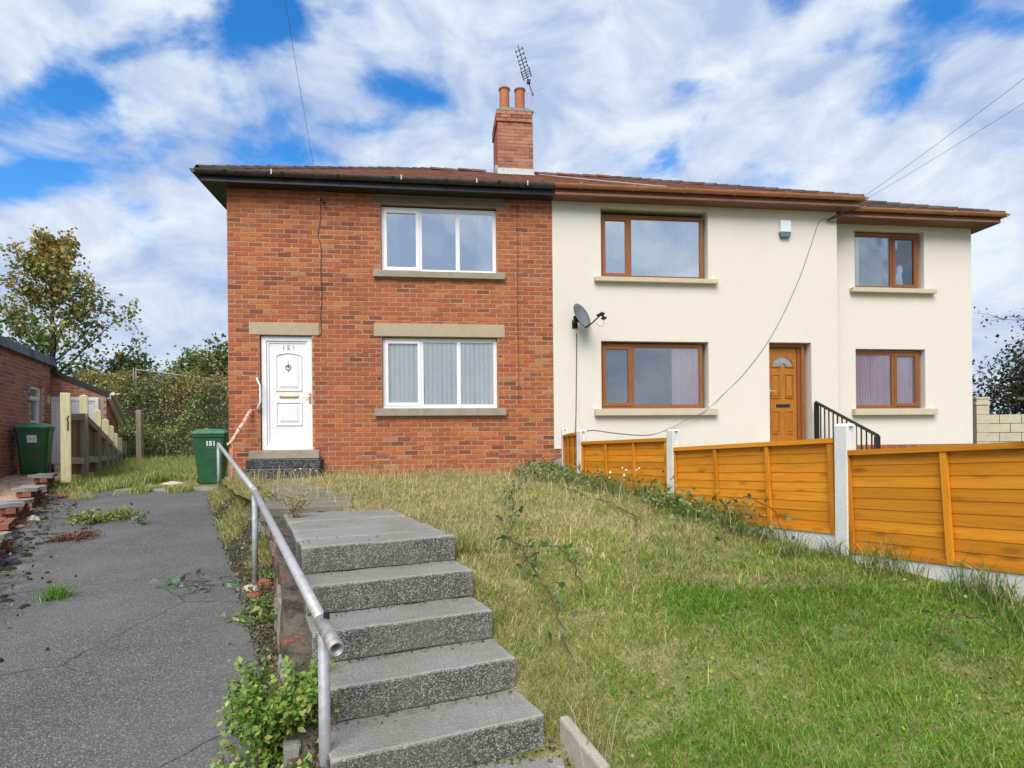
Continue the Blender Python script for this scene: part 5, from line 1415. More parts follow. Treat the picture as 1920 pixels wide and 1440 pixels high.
for i, (x, y, zt_) in enumerate(FPS):
    a = R(30); m = MB(); w_ = .062; Rm = Matrix.Rotation(a, 3, 'Z')
    m.box((-w_,-w_,-.2), (w_,w_,zt_-.85-(.36 if i < 5 else 0)), rot=Rm, piv=(0,0,0))
    o = m.build('post', OLDW, tf_, bevel=.008, loc=(x-FO.x, y-FO.y, 0))
    if i < 5:
        t = MB(); h0 = zt_-.85-.36; t.box((-w_,-w_,h0), (w_,w_,zt_-.85-.03), rot=Rm, piv=(0,0,0)); 
        cs_ = [Rm @ Vector(q) for q in ((-w_,-w_,0),(w_,-w_,0),(w_,w_,0),(-w_,w_,0))]; hh = zt_-.85-.03
        t.add([(q.x,q.y,hh) for q in cs_] + [(0,0,zt_-.85)], [(0,1,4),(1,2,4),(2,3,4),(3,0,4)]); t.build('post_top', CREAMW, o)
for i in range(len(pts)-1):
    (x0,y0,a0), (x1,y1,a1) = pts[i], pts[i+1]
    p = Vector((x0-FO.x, y0-FO.y, 0)); q = Vector((x1-FO.x, y1-FO.y, 0)); d = q-p; n_ = Vector((-d.y, d.x, 0)).normalized()*.05
    for (f0, f1) in ((a0-.85-.42, a1-.85-.42), (.40, .36)):
        A0 = p + Vector((0,0,f0)); A1 = q + Vector((0,0,f1)); h = .06; t_ = n_*.5
        m = MB(); m.add([A0-t_+Vector((0,0,-h)), A1-t_+Vector((0,0,-h)), A1-t_+Vector((0,0,h)), A0-t_+Vector((0,0,h)), A0+t_+Vector((0,0,-h)), A1+t_+Vector((0,0,-h)), A1+t_+Vector((0,0,h)), A0+t_+Vector((0,0,h))],
            [(0,1,2,3), (3,2,6,7), (4,7,6,5), (0,4,5,1), (0,3,7,4), (1,5,6,2)]); m.build('rail', OLDW, tf_)
    nb_ = 7
    for k in range(nb_):
        t0, t1 = (k+.06)/nb_, (k+.94)/nb_; b0 = p + d*t0 + n_; b1_ = p + d*t1 + n_
        h0, h1 = a0-.85-.36 + (a1-a0)*t0, a0-.85-.36 + (a1-a0)*t1; c_ = n_.normalized()*.018
        m = MB(); z_ = .12
        m.add([(b0.x,b0.y,z_), (b1_.x,b1_.y,z_), (b1_.x,b1_.y,h1), (b0.x,b0.y,h0), (b0.x+c_.x,b0.y+c_.y,z_), (b1_.x+c_.x,b1_.y+c_.y,z_), (b1_.x+c_.x,b1_.y+c_.y,h1), (b0.x+c_.x,b0.y+c_.y,h0)],
              [(0,1,2,3), (3,2,6,7), (4,7,6,5), (0,4,5,1), (0,3,7,4), (1,5,6,2)])
        m.build('board', OLDWB, tf_)
m = MB(); m.box((-.07,-.06,-.2), (.07,.06,1.46)); tag(m.build('wooden_post', OLDW, None, bevel=.012, loc=(-9.97, 16.0, .98)), 'lone brown wooden post standing in front of the bramble bank', 'post')
m = MB(); m.box((-.05,-.05,-.2), (.05,.05,.62)); tag(m.build('short_post', OLDW, None, bevel=.012, loc=(-8.55, 16.3, .98)), 'short grey post stub at the foot of the bramble bank', 'post')
# steel mesh fence on top of the bank
mf = empty('mesh_fence', (-13.19, 20.9, 3.2), 0, 'galvanised steel fence panels on top of the bramble bank', 'fence')
for (x, y, zz_) in ((-.03,0,1.02), (.06,0,1.02), (2.95,.1,.62), (5.4,.3,.55)):
    m = MB(); m.tube([(x,y,-.6), (x,y,zz_)], .02, 6); m.build('post', GALV_P, mf)
for k in range(2):
    a0, a1 = ((.06,0,.95), (2.95,.1,.56)) if k == 0 else ((2.95,.1,.56), (5.4,.3,.5))
    m = MB(); m.tube([a0, a1], .014, 6); m.build('rail', GALV_P, mf)
    m = MB()
    for i in range(1, 16):
        t = i/16; x = a0[0]+(a1[0]-a0[0])*t; y = a0[1]+(a1[1]-a0[1])*t; z_ = a0[2]+(a1[2]-a0[2])*t
        m.tube([(x,y,-.5), (x,y,z_)], .0035, 3, cap=False)
    tag(m.build('mesh_wire', GALV_P, mf), kind='stuff')
# cream block wall on the right
bw = empty('block_wall', (11.42, 14.5, 1.1), R(-16), 'cream concrete block garden wall with a pier to the right of the house', 'wall')
m = MB(); m.box((-.10,.03,-.3), (3.6,.15,.92)); m.build('wall_core', EARTH, bw)
b = MB(); b.box((0,0,0), (.428,.18,.207)); BKM = b.mesh('block', BLOCK); b = MB(); b.box((0,0,0), (.206,.18,.207)); BKH = b.mesh('block', BLOCK)
for r_ in range(5):
    x = .14; z_ = -.15 + r_*.2205
    if r_ % 2 == 0: inst('block', BKH, bw, (x, 0, z_)); x += .2205
    while x < 3.3: inst('block', BKM, bw, (x, rnd.uniform(-.004,.004), z_)); x += .4425
b = MB(); b.box((-.13,-.04,0), (.13,.22,.213)); BKP = b.mesh('block', BLOCK)
for r_ in range(6): inst('block', BKP, bw, (0, 0, -.15+r_*.2205))
m = MB(); m.box((-.15,-.06,1.175), (.15,.24,1.24)); m.box((-.13,-.04,1.24), (.13,.22,1.32)); m.box((-.145,-.055,1.32), (.145,.235,1.37)); m.build('coping', BLOCK, bw, bevel=.012)

# ------------------------------------------------------------------ leaves and blades
rg = np.random.default_rng(11)
def mesh_np(name, verts, loops, starts, tint, mat):
    me = bpy.data.meshes.new(name)
    me.vertices.add(len(verts)); me.vertices.foreach_set('co', np.ascontiguousarray(verts, np.float32).ravel())
    me.loops.add(len(loops)); me.loops.foreach_set('vertex_index', np.ascontiguousarray(loops, np.int32))
    me.polygons.add(len(starts)); me.polygons.foreach_set('loop_start', np.ascontiguousarray(starts, np.int32))
    a = me.attributes.new('tint', 'FLOAT_COLOR', 'POINT')
    a.data.foreach_set('color', np.ascontiguousarray(np.concatenate([tint, np.ones((len(tint),1))], 1), np.float32).ravel())
    me.materials.append(mat); me.update(calc_edges=True)
    return me
def unit(v): return v/np.maximum(np.linalg.norm(v, axis=1, keepdims=True), 1e-9)
def leaves(name, P, size, tint, parent=None, droop=.2, wid=.36, up=.4, mat=None, loc=None):
    """little folded leaves: base, two sides, tip"""
    n = len(P); d = rg.normal(size=(n,3)); d[:,2] -= droop; d = unit(d)
    nn = rg.normal(size=(n,3)); nn[:,2] += up*2; s = unit(np.cross(d, nn)); nn = np.cross(s, d)
    S = np.asarray(size).reshape(-1,1)*np.ones((n,1))
    V = np.stack([P, P + d*S*.45 + s*S*wid + nn*S*.06, P + d*S, P + d*S*.45 - s*S*wid + nn*S*.06], 1).reshape(-1,3)
    base = np.arange(n)[:,None]*4
    L = (base + np.array([[0,1,2,0,2,3]])).ravel(); st = np.arange(2*n)*3
    if loc is not None: V = V - np.array(loc)
    me = mesh_np(name, V, L, st, np.repeat(tint, 4, 0), mat or LEAF)
    o = bpy.data.objects.new(name, me); C.objects.link(o); o.parent = parent
    if loc is not None and parent is None: o.location = loc
    return o
def blades(name, P, h, w, lean, tint, parent=None, loc=None, tipc=None, azi=None):
    n = len(P); a = rg.uniform(0, 2*np.pi, n) if azi is None else azi
    d = np.stack([np.cos(a), np.sin(a), np.zeros(n)], 1); f = rg.uniform(0, 2*np.pi, n)
    s = np.stack([np.cos(f), np.sin(f), np.zeros(n)], 1)*np.asarray(w).reshape(-1,1)*.5
    H = np.asarray(h).reshape(-1,1); LN = np.asarray(lean).reshape(-1,1)
    mid = P + d*H*LN*.32; mid[:,2] += (H*.62*np.sqrt(np.maximum(.05, 1-LN*LN*.5)))[:,0]
    tip = P + d*H*LN*1.0; tip[:,2] += (H*np.sqrt(np.maximum(.03, 1-np.minimum(LN,1)**2*.95)))[:,0]
    V = np.stack([P-s, P+s, mid-s*.75, mid+s*.75, tip], 1).reshape(-1,3)
    if loc is not None: V = V - np.array(loc)
    base = np.arange(n)[:,None]*5
    L = (base + np.array([[0,1,3,2,2,3,4]])).ravel(); st = (np.arange(n)[:,None]*7 + np.array([[0,4]])).ravel()
    T = np.repeat(tint, 5, 0).reshape(n,5,3).copy(); 
    if tipc is not None: T[:,4] = tipc
    me = mesh_np(name, V, L, st, T.reshape(-1,3), GRASS)
    o = bpy.data.objects.new(name, me); C.objects.link(o); o.parent = parent
    if loc is not None and parent is None: o.location = loc
    return o
def nz(P, s, off=0.): return np.array([mnoise.noise(Vector((p[0]*s+off, p[1]*s-off, off))) for p in P])
def palette(cols, n, wts=None):
    c = np.array(cols); i = rg.choice(len(c), n, p=None if wts is None else np.array(wts)/sum(wts))
    return c[i]*rg.uniform(.75, 1.25, (n,1))
GREEN = np.array([(.20,.33,.036), (.27,.40,.05), (.15,.26,.028), (.33,.42,.07), (.42,.44,.11)])
STRAW = np.array([(.52,.42,.20), (.62,.52,.28), (.40,.33,.14), (.68,.59,.36), (.38,.35,.12)])
DEEPG = np.array([(.08,.16,.028), (.11,.205,.035), (.14,.24,.05), (.07,.12,.03)])

def in_steps(x, y, m_=.0):
    dx, dy = x-SX, y-SY; u = dx*math.cos(SA)+dy*math.sin(SA); v = -dx*math.sin(SA)+dy*math.cos(SA)
    return (u < .02+m_) & (u > -SW-.5) & (v > -5*TR-.3) & (v < TR+1.15)
def fence_x(y): return np.interp(y, [p[1] for p in PO[::-1]], [p[0] for p in PO[::-1]]) - .05
def fac_y(x): return HY + (x-HX)*math.tan(AL) - .02
def lawn_mask(x, y):
    lb = np.where(y < 2.72, .26+(2.72-y)*.46, np.where(y < 5.2, -.9, np.interp(y, [5.2, 6.6, 8.5, 9.6, 10.4], [-1.3, -2.9, -4.02, -4.62, -4.88])))
    return (x > lb) & (x < fence_x(y)) & (y < fac_y(x)) & ~in_steps(x, y) & (np.abs(x) < 1.05*y+.4)
def lawn_pts(n, y0, y1, x0=-5, x1=4.2):
    x = rg.uniform(x0, x1, n); y = rg.uniform(y0, y1, n); k = lawn_mask(x, y); x, y = x[k], y[k]
    # thin over the old path
    dpath = np.abs(x - np.interp(y, [5.2, 6.4, 7.8, 9.2], [-1.75, -2.25, -2.9, -3.6]))
    thin = np.where((y > 5.0) & (y < 8.3), np.clip(dpath/.42, .38, 1), 1.0); k = rg.random(len(x)) < thin
    x, y = x[k], y[k]; return np.stack([x, y, lawn_z(x, y)-.006], 1)
def dryness(P):
    x, y = P[:,0], P[:,1]
    d = .52 + .45*nz(P, 1.1, 3.) + .34*nz(P, 3.3, 9.) + .14*nz(P, 9., 5.)
    d += .40*sstep(3.2, 5.0, y) - .46*sstep(.4, 1.6, x)*sstep(4.8, 2.6, y) + .26*sstep(1.0, -.2, x)*sstep(2.8, 3.6, y)*sstep(7, 5, y)
    d -= .55*sstep(.75, .1, fence_x(y)-x) + .15*sstep(.5, 1.4, x)*sstep(3, 2, y)
    d -= .75*vivid(P)
    return np.clip(d, 0, 1)
def vivid(P):
    v = 0
    for (a, b, rx, ry) in ((2.0,3.25,.65,.34), (1.35,2.25,.65,.36), (2.75,3.0,.45,.3), (.75,2.75,.3,.28), (1.2,3.5,.4,.25), (1.7,4.2,.3,.25), (.6,2.2,.3,.2)):
        v = v + np.exp(-((P[:,0]-a)/rx)**2 - ((P[:,1]-b)/ry)**2)
    return np.clip(v*(.8+.6*nz(P,4.,3.)), 0, 1)
VIV = np.array([(.14,.34,.022), (.19,.41,.03), (.10,.26,.018), (.25,.44,.05)])
def lawn_blades(name, n, y0, y1, hr, wr_, seedhead=0.):
    P = lawn_pts(n, y0, y1); m_ = len(P); D = dryness(P); dry = rg.random(m_) < D*.92
    T = np.where(dry[:,None], palette(STRAW, m_, [3,3,3,1.6,3]), palette(GREEN, m_, [3,3,2,2,1.2]))
    T = np.where(((rg.random(m_) < vivid(P)*.85) & ~dry)[:,None], palette(VIV, m_), T)
    H = rg.uniform(*hr, m_) * (1 + .55*nz(P, 2.2, 1.)) ; LN = np.clip(rg.normal(.80, .20, m_), .1, .985)
    Wd = rg.uniform(*wr_, m_)
    P2 = P*np.array([1,1,0]); big_ = 1 + .28*nz(P2, .9, 15.)[:,None]; T = T*big_
    tag(blades(name, P, H, Wd, LN, T), kind='stuff')
    return m_
lawn_blades('lawn_grass', 270000, 1.7, 3.6, (.02,.07), (.0018,.0046))
lawn_blades('lawn_grass', 150000, 3.4, 6.0, (.025,.078), (.003,.0075))
lawn_blades('lawn_grass', 160000, 5.8, 11.6, (.03,.095), (.006,.012))
# taller dry stalks
P = lawn_pts(16000, 2.2, 11.5); D = dryness(P); P = P[rg.random(len(P)) < np.clip(D*1.2-.3, 0, 1)*np.where(P[:,1] > 4, .55, .22)]
m_ = len(P); tag(blades('dry_stalk_grass', P, rg.uniform(.14,.34,m_)*np.clip(P[:,1]/6,.55,1), np.clip(.0008*P[:,1],.0018,.007), np.clip(rg.normal(.5,.22,m_),.05,.95), palette(STRAW, m_)), kind='stuff')
# clumps of long dark grass: along the fence, and odd tussocks
Ps = []; As = []
for k in range(150):
    t = rg.random()**.8; y = 1.3 + 7.6*t; x = float(fence_x(y)) - abs(rg.normal(.12,.13)) - .02; c = rg.integers(16,48)
    if rg.random() < (.38 if y < 4.1 else .12): continue
    q = np.stack([rg.normal(x,.05,c), rg.normal(y,.07,c)],1); q[:,0] = np.minimum(q[:,0], fence_x(q[:,1])-.01); Ps.append(np.concatenate([q, (lawn_z(q[:,0],q[:,1])-.01)[:,None]],1))
P = np.concatenate(Ps); m_ = len(P)
tag(blades('long_fence_grass', P, rg.uniform(.10,.28,m_)*(1+.35*nz(P,1.7,6.)), rg.uniform(.003,.007,m_), np.clip(rg.normal(.6,.22,m_),.05,.95), np.where((rg.random(m_)<.22)[:,None], palette(STRAW,m_), palette(DEEPG,m_,[2,3,3,1]))), kind='stuff')
Ps = []
for k in range(210):
    y = rg.uniform(1.9, 7.5); x = rg.uniform(-.2, 3); c = int(rg.integers(14,40))
    if not lawn_mask(np.array([x]), np.array([y]))[0]: continue
    q = np.stack([rg.normal(x,.035,c), rg.normal(y,.035,c)],1); q = q[lawn_mask(q[:,0],q[:,1])]; Ps.append(np.concatenate([q, (lawn_z(q[:,0],q[:,1])-.008)[:,None]],1))
P = np.concatenate(Ps); m_ = len(P)
tag(blades('tussock_grass', P, rg.uniform(.05,.13,m_), rg.uniform(.004,.008,m_), np.clip(rg.normal(.66,.2,m_),.05,.95), palette(np.concatenate([GREEN,VIV,STRAW[:1]]),m_)), kind='stuff')
# clover and small broad leaves low in the sward
P = lawn_pts(26000, 1.8, 6.5); P = P[dryness(P) < .35]; m_ = len(P); P[:,2] += rg.uniform(.004,.035,m_)
tag(leaves('clover_cover', P, rg.uniform(.010,.022,m_), palette(np.concatenate([DEEPG,GREEN[:2]]), m_), None, .1, .5, .9), kind='stuff')
# broad-leaved weeds against the brick wall and the first fence panels
Ps = []
for k in range(95):
    u = rg.random(); 
    if u < .62: x = rg.uniform(.2, .85); y = rg.uniform(8.4, 11.2)
    else: y = rg.uniform(4.4, 8.4); x = float(fence_x(y)) - abs(rg.normal(0,.2))
    c = int(rg.integers(30,80)); q = rg.normal(0,1,(c,3))*np.array([.13,.14,.07]) + np.array([x,y,float(lawn_z(x,y))+.10]); Ps.append(q)
P = np.concatenate(Ps); P = P[(P[:,0] < fence_x(P[:,1])) & (P[:,1] < fac_y(P[:,0])-.03)]; P[:,2] = np.maximum(P[:,2], lawn_z(P[:,0],P[:,1])+.01); m_ = len(P)
tag(leaves('fence_weeds', P, rg.uniform(.03,.065,m_), palette(np.array([(.12,.20,.055),(.17,.26,.07),(.22,.30,.09),(.10,.16,.06),(.28,.26,.13)]), m_), None, .2, .34, .8), kind='stuff')
# moss-edged verge between drive and path, and the rank grass there
def verge(n, y0, y1, tpow=1.0):
    y = rg.uniform(y0, y1, n); t = rg.random(n)**tpow*1.08
    return np.array([(lambda p: (p[0], yy, p[1]))(verge_pt(tt, yy)) for tt, yy in zip(t, y)])
P = verge(16000, 5.2, 10.2, .7); P = P[nz(P,1.6,4.) > np.interp(P[:,1],[5.2,6.5,8,10.2],[.34,.10,-.12,-.25])]; m_ = len(P)
tag(blades('verge_grass', P, rg.uniform(.04,.17,m_), rg.uniform(.005,.010,m_), np.clip(rg.normal(.72,.2,m_),.05,.97), np.where((rg.random(m_)<.55)[:,None], palette(STRAW,m_), palette(GREEN,m_))), kind='stuff')
P = verge(9500, 2.2, 9.8); P = P[(nz(P,2.4,6.) > -.05) | (P[:,1] > 4)]; P[:,2] += rg.uniform(.0,.05,len(P)); m_ = len(P)
tag(leaves('verge_ground_cover', P, rg.uniform(.015,.04,m_), palette(np.array([(.07,.12,.045), (.11,.14,.055), (.16,.09,.05), (.24,.20,.11), (.12,.10,.07), (.30,.25,.16)]), m_), None, .3, .35, .7), kind='stuff')
# leaf litter and moss crumbs on the drive's edges
n = 2600; y = rg.uniform(2.2, 10, n); left = rg.random(n) < .45
x = np.where(left, dl_x(y) + np.abs(rg.normal(0,.20,n)) + .05, dr_x(y) - np.abs(rg.normal(0,.10,n)) + .06)
P = np.stack([x, y, drive_z(y)+.006+rg.uniform(0,.012,n)],1)
tag(leaves('edge_litter', P, rg.uniform(.012,.038,n), palette(np.array([(.05,.04,.025),(.10,.07,.04),(.17,.12,.07),(.035,.04,.02),(.25,.20,.13)]), n), None, 0, .4, 2.5), kind='stuff')
# dark moss cushions on the left of the tarmac, litter in the corner by the kerb
mm = MB()
for k in range(150):
    y = rg.uniform(3.4, 9.2); x = float(dl_x(y)) + .06 + abs(rg.normal(0, .34)); r1 = .012 + .055*rg.random()**2.2; r2 = r1*rg.uniform(.5,1.0); a0 = rg.uniform(0,3.14); z = float(dz_n(x,y)); n_ = 9
    ringv = []
    for q in range(n_):
        a = 2*math.pi*q/n_; f = rg.uniform(.5,1.35); u, v = r1*math.cos(a)*f, r2*math.sin(a)*f; ringv.append((x+u*math.cos(a0)-v*math.sin(a0), y+u*math.sin(a0)+v*math.cos(a0), z-.002))
    mid_ = [(x+(p[0]-x)*.6, y+(p[1]-y)*.6, z+.010+rg.uniform(0,.008)) for p in ringv]
    mm.add(ringv+mid_+[(x,y,z+.018)], [(q,(q+1)%n_,n_+(q+1)%n_,n_+q) for q in range(n_)] + [(n_+q,n_+(q+1)%n_,2*n_) for q in range(n_)])
tag(mm.build('moss_cushions', m_soil('moss', [(.35,(.035,.03,.02)),(.55,(.07,.06,.035)),(.7,(.12,.10,.05))], 30.), None, True), kind='stuff')
n = 420; P = np.stack([rg.uniform(-.2,.36,n), rg.uniform(2.2,2.72,n), np.zeros(n)],1); P = P[P[:,0] < .22+(2.72-P[:,1])*.46]; P[:,2] = lawn_z(P[:,0],P[:,1]) + rg.uniform(.004,.03,len(P)); m_ = len(P)
tag(leaves('step_foot_litter', P, rg.uniform(.012,.035,m_), palette(np.array([(.10,.07,.04),(.17,.12,.07),(.06,.05,.03),(.25,.2,.12),(.10,.15,.04)]), m_), None, 0, .4, 2.0), kind='stuff')
# grit and dead leaves gathered at the back of each tread
Ps = []
for k in range(6):
    for q in range(70 if k else 30):
        u = -SW*rg.random(); v = -TR*(k-1) - .005 - abs(rg.normal(0,.035)) if k else TR - rg.random()*.3
        Ps.append((SX + u*math.cos(SA) - v*math.sin(SA), SY + u*math.sin(SA) + v*math.cos(SA), .90 - RI*k + .008 + rg.uniform(0,.006)))
P = np.array(Ps); m_ = len(P)
tag(leaves('tread_litter', P, rg.uniform(.006,.020,m_), palette(np.array([(.10,.075,.045),(.16,.12,.07),(.06,.05,.035),(.28,.23,.14),(.07,.08,.04)]), m_), None, 0, .45, 3.0), kind='stuff')
# neighbour's lawn beyond the fence
n = 60000; y = rg.uniform(.5, 11, n); x = rg.uniform(1, 9, n); k = (x > fence_x(y)+.15) & (y < fac_y(x)-.3); x, y = x[k], y[k]; P = np.stack([x,y,lawn_z(x,y)-.005],1); m_ = len(P)
tag(blades('neighbour_lawn_grass', P, rg.uniform(.03,.08,m_), rg.uniform(.005,.011,m_), np.clip(rg.normal(.75,.2,m_),.05,.97), palette(GREEN,m_)), kind='stuff')
# back grass
n = 80000; y = rg.uniform(10.35, 17.4, n); x = rg.uniform(-11, -4.95, n)
k = (x > np.interp(y,[10.3,17],[-7.95,-10.9])) & ~((x > -6.9) & (y < 11.9)) & (x < np.where(y < 11.9, -6.8, -4.95)); x, y = x[k], y[k]
P = np.stack([x,y,drive_z(y)],1); m_ = len(P); D = np.clip(.45+.5*nz(P,.9,2.)+.25*nz(P,2.6,8.),0,1); dry = rg.random(m_) < D*.8
tag(blades('back_grass', P, rg.uniform(.10,.28,m_)*(1+.5*nz(P,1.2,3.)), rg.uniform(.010,.018,m_), np.clip(rg.normal(.5,.22,m_),.05,.95), np.where(dry[:,None], palette(STRAW,m_), palette(GREEN,m_))), kind='stuff')
# spill of grass over the slab and end of the tarmac
n = 3500; x = rg.uniform(-8.0,-5.4,n); y = 10.35 + rg.normal(0,.16,n) - .25*sstep(-6.6,-7.9,x); P = np.stack([x,y,drive_z(y)],1); P = P[nz(P,2.1,4.) > .02]; m_ = len(P)
tag(blades('spill_grass', P, rg.uniform(.06,.18,m_), rg.uniform(.008,.014,m_), np.clip(rg.normal(.65,.2,m_),.1,.97), np.where((rg.random(m_)<.4)[:,None], palette(STRAW,m_), palette(GREEN,m_))), kind='stuff')

# ------------------------------------------------------------------ bramble bank
n = 95000; x = rg.uniform(-19, -2.5, n); y = 17.0 + 5.0*rg.random(n)
z = np.array([emb_z(a, b) for a, b in zip(x, y)]); P = np.stack([x, y, z], 1)
bump_ = .7*nz(P, .55, 2.) + .25*nz(P, 1.6, 5.) + .12*nz(P, 4., 7.)
P[:,2] += .25 + bump_*1.3 + rg.uniform(-.22,.12,n)*(1+.6*nz(P,3.,1.)); P[:,1] -= .35 + bump_*.6
h = (P[:,2]-1.0)/2.9; c1 = nz(P, .7, 12.)+.35*nz(P,2.2,4.)
br = 1.4*np.array([(.24,.165,.075), (.29,.145,.065), (.18,.15,.06), (.33,.25,.11)]); gr = 1.45*np.array([(.09,.125,.035), (.13,.165,.045), (.065,.09,.028), (.17,.20,.06), (.05,.07,.025)]); yl = np.array([(.40,.37,.08), (.30,.30,.08)])
pb = np.clip(.9*(h-.55)+.55*c1+.10, .04, .85); u = rg.random(n)
T = np.where((u < pb)[:,None], palette(br,n), palette(gr,n)); T = np.where(((rg.random(n) < .25) & (nz(P,.8,20.) > .22))[:,None], palette(yl,n), T)
tag(leaves('bramble_thicket', P, rg.uniform(.045,.10,n), T, None, .25, .38, .7), kind='stuff')
n = 900; x = rg.uniform(-12,-4,n); y = rg.uniform(16.4,17.4,n); P = np.stack([x,y,np.full(n,1.0)],1)
tag(blades('bramble_canes', P, rg.uniform(.3,.9,n), rg.uniform(.008,.016,n), np.clip(rg.normal(.5,.25,n),.05,.95), palette(np.array([(.22,.17,.11),(.32,.27,.18),(.12,.08,.05)]),n)), kind='stuff')

# ------------------------------------------------------------------ trees
def tree(label, loc, height, r0, spread, n_br, leaf_n, lsize, cols, seed, first=.25, ang=50, top_cols=None, clump=.35, group=None, twigs=3, droop=.3, leaf_in=.35, flat=1.0):
    r = random.Random(seed); e = empty('tree', loc, 0, label, 'tree', group)
    m = MB(); pts = []; p = Vector((0,0,-.1)); k = 10
    for i in range(k+1):
        pts.append(p.copy()); p = p + Vector((r.uniform(-.05,.05)*height*.1, r.uniform(-.05,.05)*height*.1, height/k))
    m.tube(pts, [r0*(1-.92*i/k)+.006 for i in range(k+1)], 8); m.build('trunk', BARK, e, True)
    ends = []; bm_ = MB()
    for b in range(n_br):
        t = first + (1-first)*(b+r.random())/n_br; i = min(int(t*k), k-1); o = pts[i].lerp(pts[i+1], t*k-i)
        az = b*2.399 + r.uniform(-.4,.4); el = R(ang + r.uniform(-14,14)); ln = spread*(1.05-.86*(t-first)/(1-first))*r.uniform(.7,1.15)*(1 if t > first+.08 else .85)
        d = Vector((math.cos(az)*math.cos(el), math.sin(az)*math.cos(el)*flat, math.sin(el))); q = [o]
        for s in range(6):
            d = (d + Vector((r.uniform(-.16,.16), r.uniform(-.16,.16), r.uniform(-.10,.14)))).normalized(); q.append(q[-1] + d*ln/6)
        br0 = max(.008, r0*.42*(1-t)+.008); bm_.tube(q, [br0*(1-.8*s/6) for s in range(7)], 5, cap=False)
        for s in range(2, 7):
            ends.append((q[s], .6 if s < 5 else 1.0))
            for w_ in range(twigs):
                dd = (d + Vector((r.uniform(-1,1), r.uniform(-1,1), r.uniform(-.6,.7)))).normalized(); q2 = q[s] + dd*ln*r.uniform(.14,.34)
                bm_.tube([q[s], q[s].lerp(q2,.5)+Vector((0,0,.03)), q2], [.008,.006,.004], 3, cap=False); ends.append((q2, 1.0)); ends.append((q[s].lerp(q2,.6), .8))
    bm_.build('branches', BARK, e)
    W_ = np.array([w for _, w in ends]); E_ = np.array([tuple(p) for p, _ in ends]); i = rg.choice(len(E_), leaf_n, p=W_/W_.sum())
    P = E_[i] + rg.normal(size=(leaf_n,3))*clump*spread*.22; zf = np.clip(P[:,2]/height, 0, 1.1)
    T = palette(cols, leaf_n)
    if top_cols is not None:
        u = rg.random(leaf_n) < np.clip((zf-.50)*1.8, .03, .85); T = np.where(u[:,None], palette(top_cols, leaf_n), T)
    leaves('crown', P, rg.uniform(lsize*.7, lsize*1.3, leaf_n), T, e, droop, .36, .5)
    return e
GT = 1.2*np.array([(.075,.11,.026), (.11,.15,.035), (.05,.075,.022), (.14,.17,.05)]); YT = np.array([(.30,.24,.045), (.24,.16,.04), (.20,.19,.05), (.30,.15,.04), (.12,.14,.04)])
tree('tall tree turning yellow at the top behind the low brick building', (-17.0, 22, 1.3), 7.5, .15, 3.8, 30, 7400, .16, GT*1.5, 5, .12, 44, YT*1.5, .20, None, 3, .35)
for i, (x, y, h_, sp, sd__) in enumerate(((-15.6,24.5,3.0,1.7,21), (-13.4,25.2,3.1,1.8,22), (-11.6,24.0,3.2,2.0,23), (-9.6,25.0,2.9,1.7,24), (-7.9,24.2,2.8,1.7,25))):
    tree(['bushy green tree on the skyline nearest the yellowing tree', 'bushy tree on the skyline behind the twin steel fence posts', 'rounded yellow-green tree on the skyline in the middle of the bank', 'dark bushy tree on the skyline toward the brick house', 'bushy tree partly hidden by the brick house corner'][i],
         (x, y, 1.9), h_, .09, sp, 16, 3400, .15, GT*1.5 if i != 2 else np.array([(.15,.165,.045), (.19,.19,.05), (.10,.12,.035)]), sd__, .2, 40, None, .6, 'trees beyond the bramble bank')
tree('thin bare-branched shrub on the skyline beside the brick house', (-9.05, 20.6, 3.2), 1.5, .03, 1.0, 12, 260, .06, np.array([(.20,.13,.07), (.12,.11,.05)]), 31, .2, 55, None, .5)
tree('dark leafy tree behind the cream block wall at the right edge', (15.9, 16.6, 1.0), 2.7, .15, 2.9, 30, 30000, .11, np.array([(.035,.05,.022), (.05,.06,.028), (.085,.075,.04), (.025,.032,.018), (.13,.12,.07)]), 41, .10, 28, None, .62)
tree('tree at the far right whose thin twigs reach into the picture above the block wall', (15.2, 14.6, 1.0), 4.4, .12, 2.9, 7, 620, .085, np.array([(.03,.045,.025), (.05,.055,.03), (.02,.03,.02)]), 44, .66, 6, None, .12)

# ------------------------------------------------------------------ single plants and weeds
def bushy(name, label, loc, n_st, h_, spread, leaf_n, ls, cols, seed, cat='plant', kindw=.32, lean=(0,0)):
    r = random.Random(seed); e = empty(name, loc, 0, label, cat); m = MB(); Q = []
    for i in range(n_st):
        a = r.uniform(0, 6.28); q = [Vector((r.uniform(-.25,.25)*spread, r.uniform(-.25,.25)*spread, -.02))]; d = Vector((math.cos(a)*.5+lean[0], math.sin(a)*.5+lean[1], 1)); hh = h_*r.uniform(.55,1.05)
        for s in range(5):
            d += Vector((math.cos(a)*.12, math.sin(a)*.12, -.10)); q.append(q[-1] + Vector((d.x*spread*.18, d.y*spread*.18, max(.1,d.z)*hh/5)))
        m.tube(q, [x*(.5 if name == 'dry_weed' else .9) for x in (.005,.0045,.004,.0035,.003,.002)], 4, cap=False)
        Q += [(q[s].lerp(q[s+1], f), s) for s in range(0,5) for f in (.1,.35,.6,.85)]
    m.build('stem', STEM, e); E_ = np.array([tuple(p) for p, _ in Q]); w_ = np.array([1.0+s*.5 for _, s in Q]); i = rg.choice(len(E_), leaf_n, p=w_/w_.sum())
    P = E_[i] + rg.normal(size=(leaf_n,3))*ls*.7; P[:,2] = np.maximum(P[:,2], .005)
    leaves('foliage', P, rg.uniform(ls*.6, ls*1.25, leaf_n), palette(cols, leaf_n), e, .15, kindw, .8)
    return e
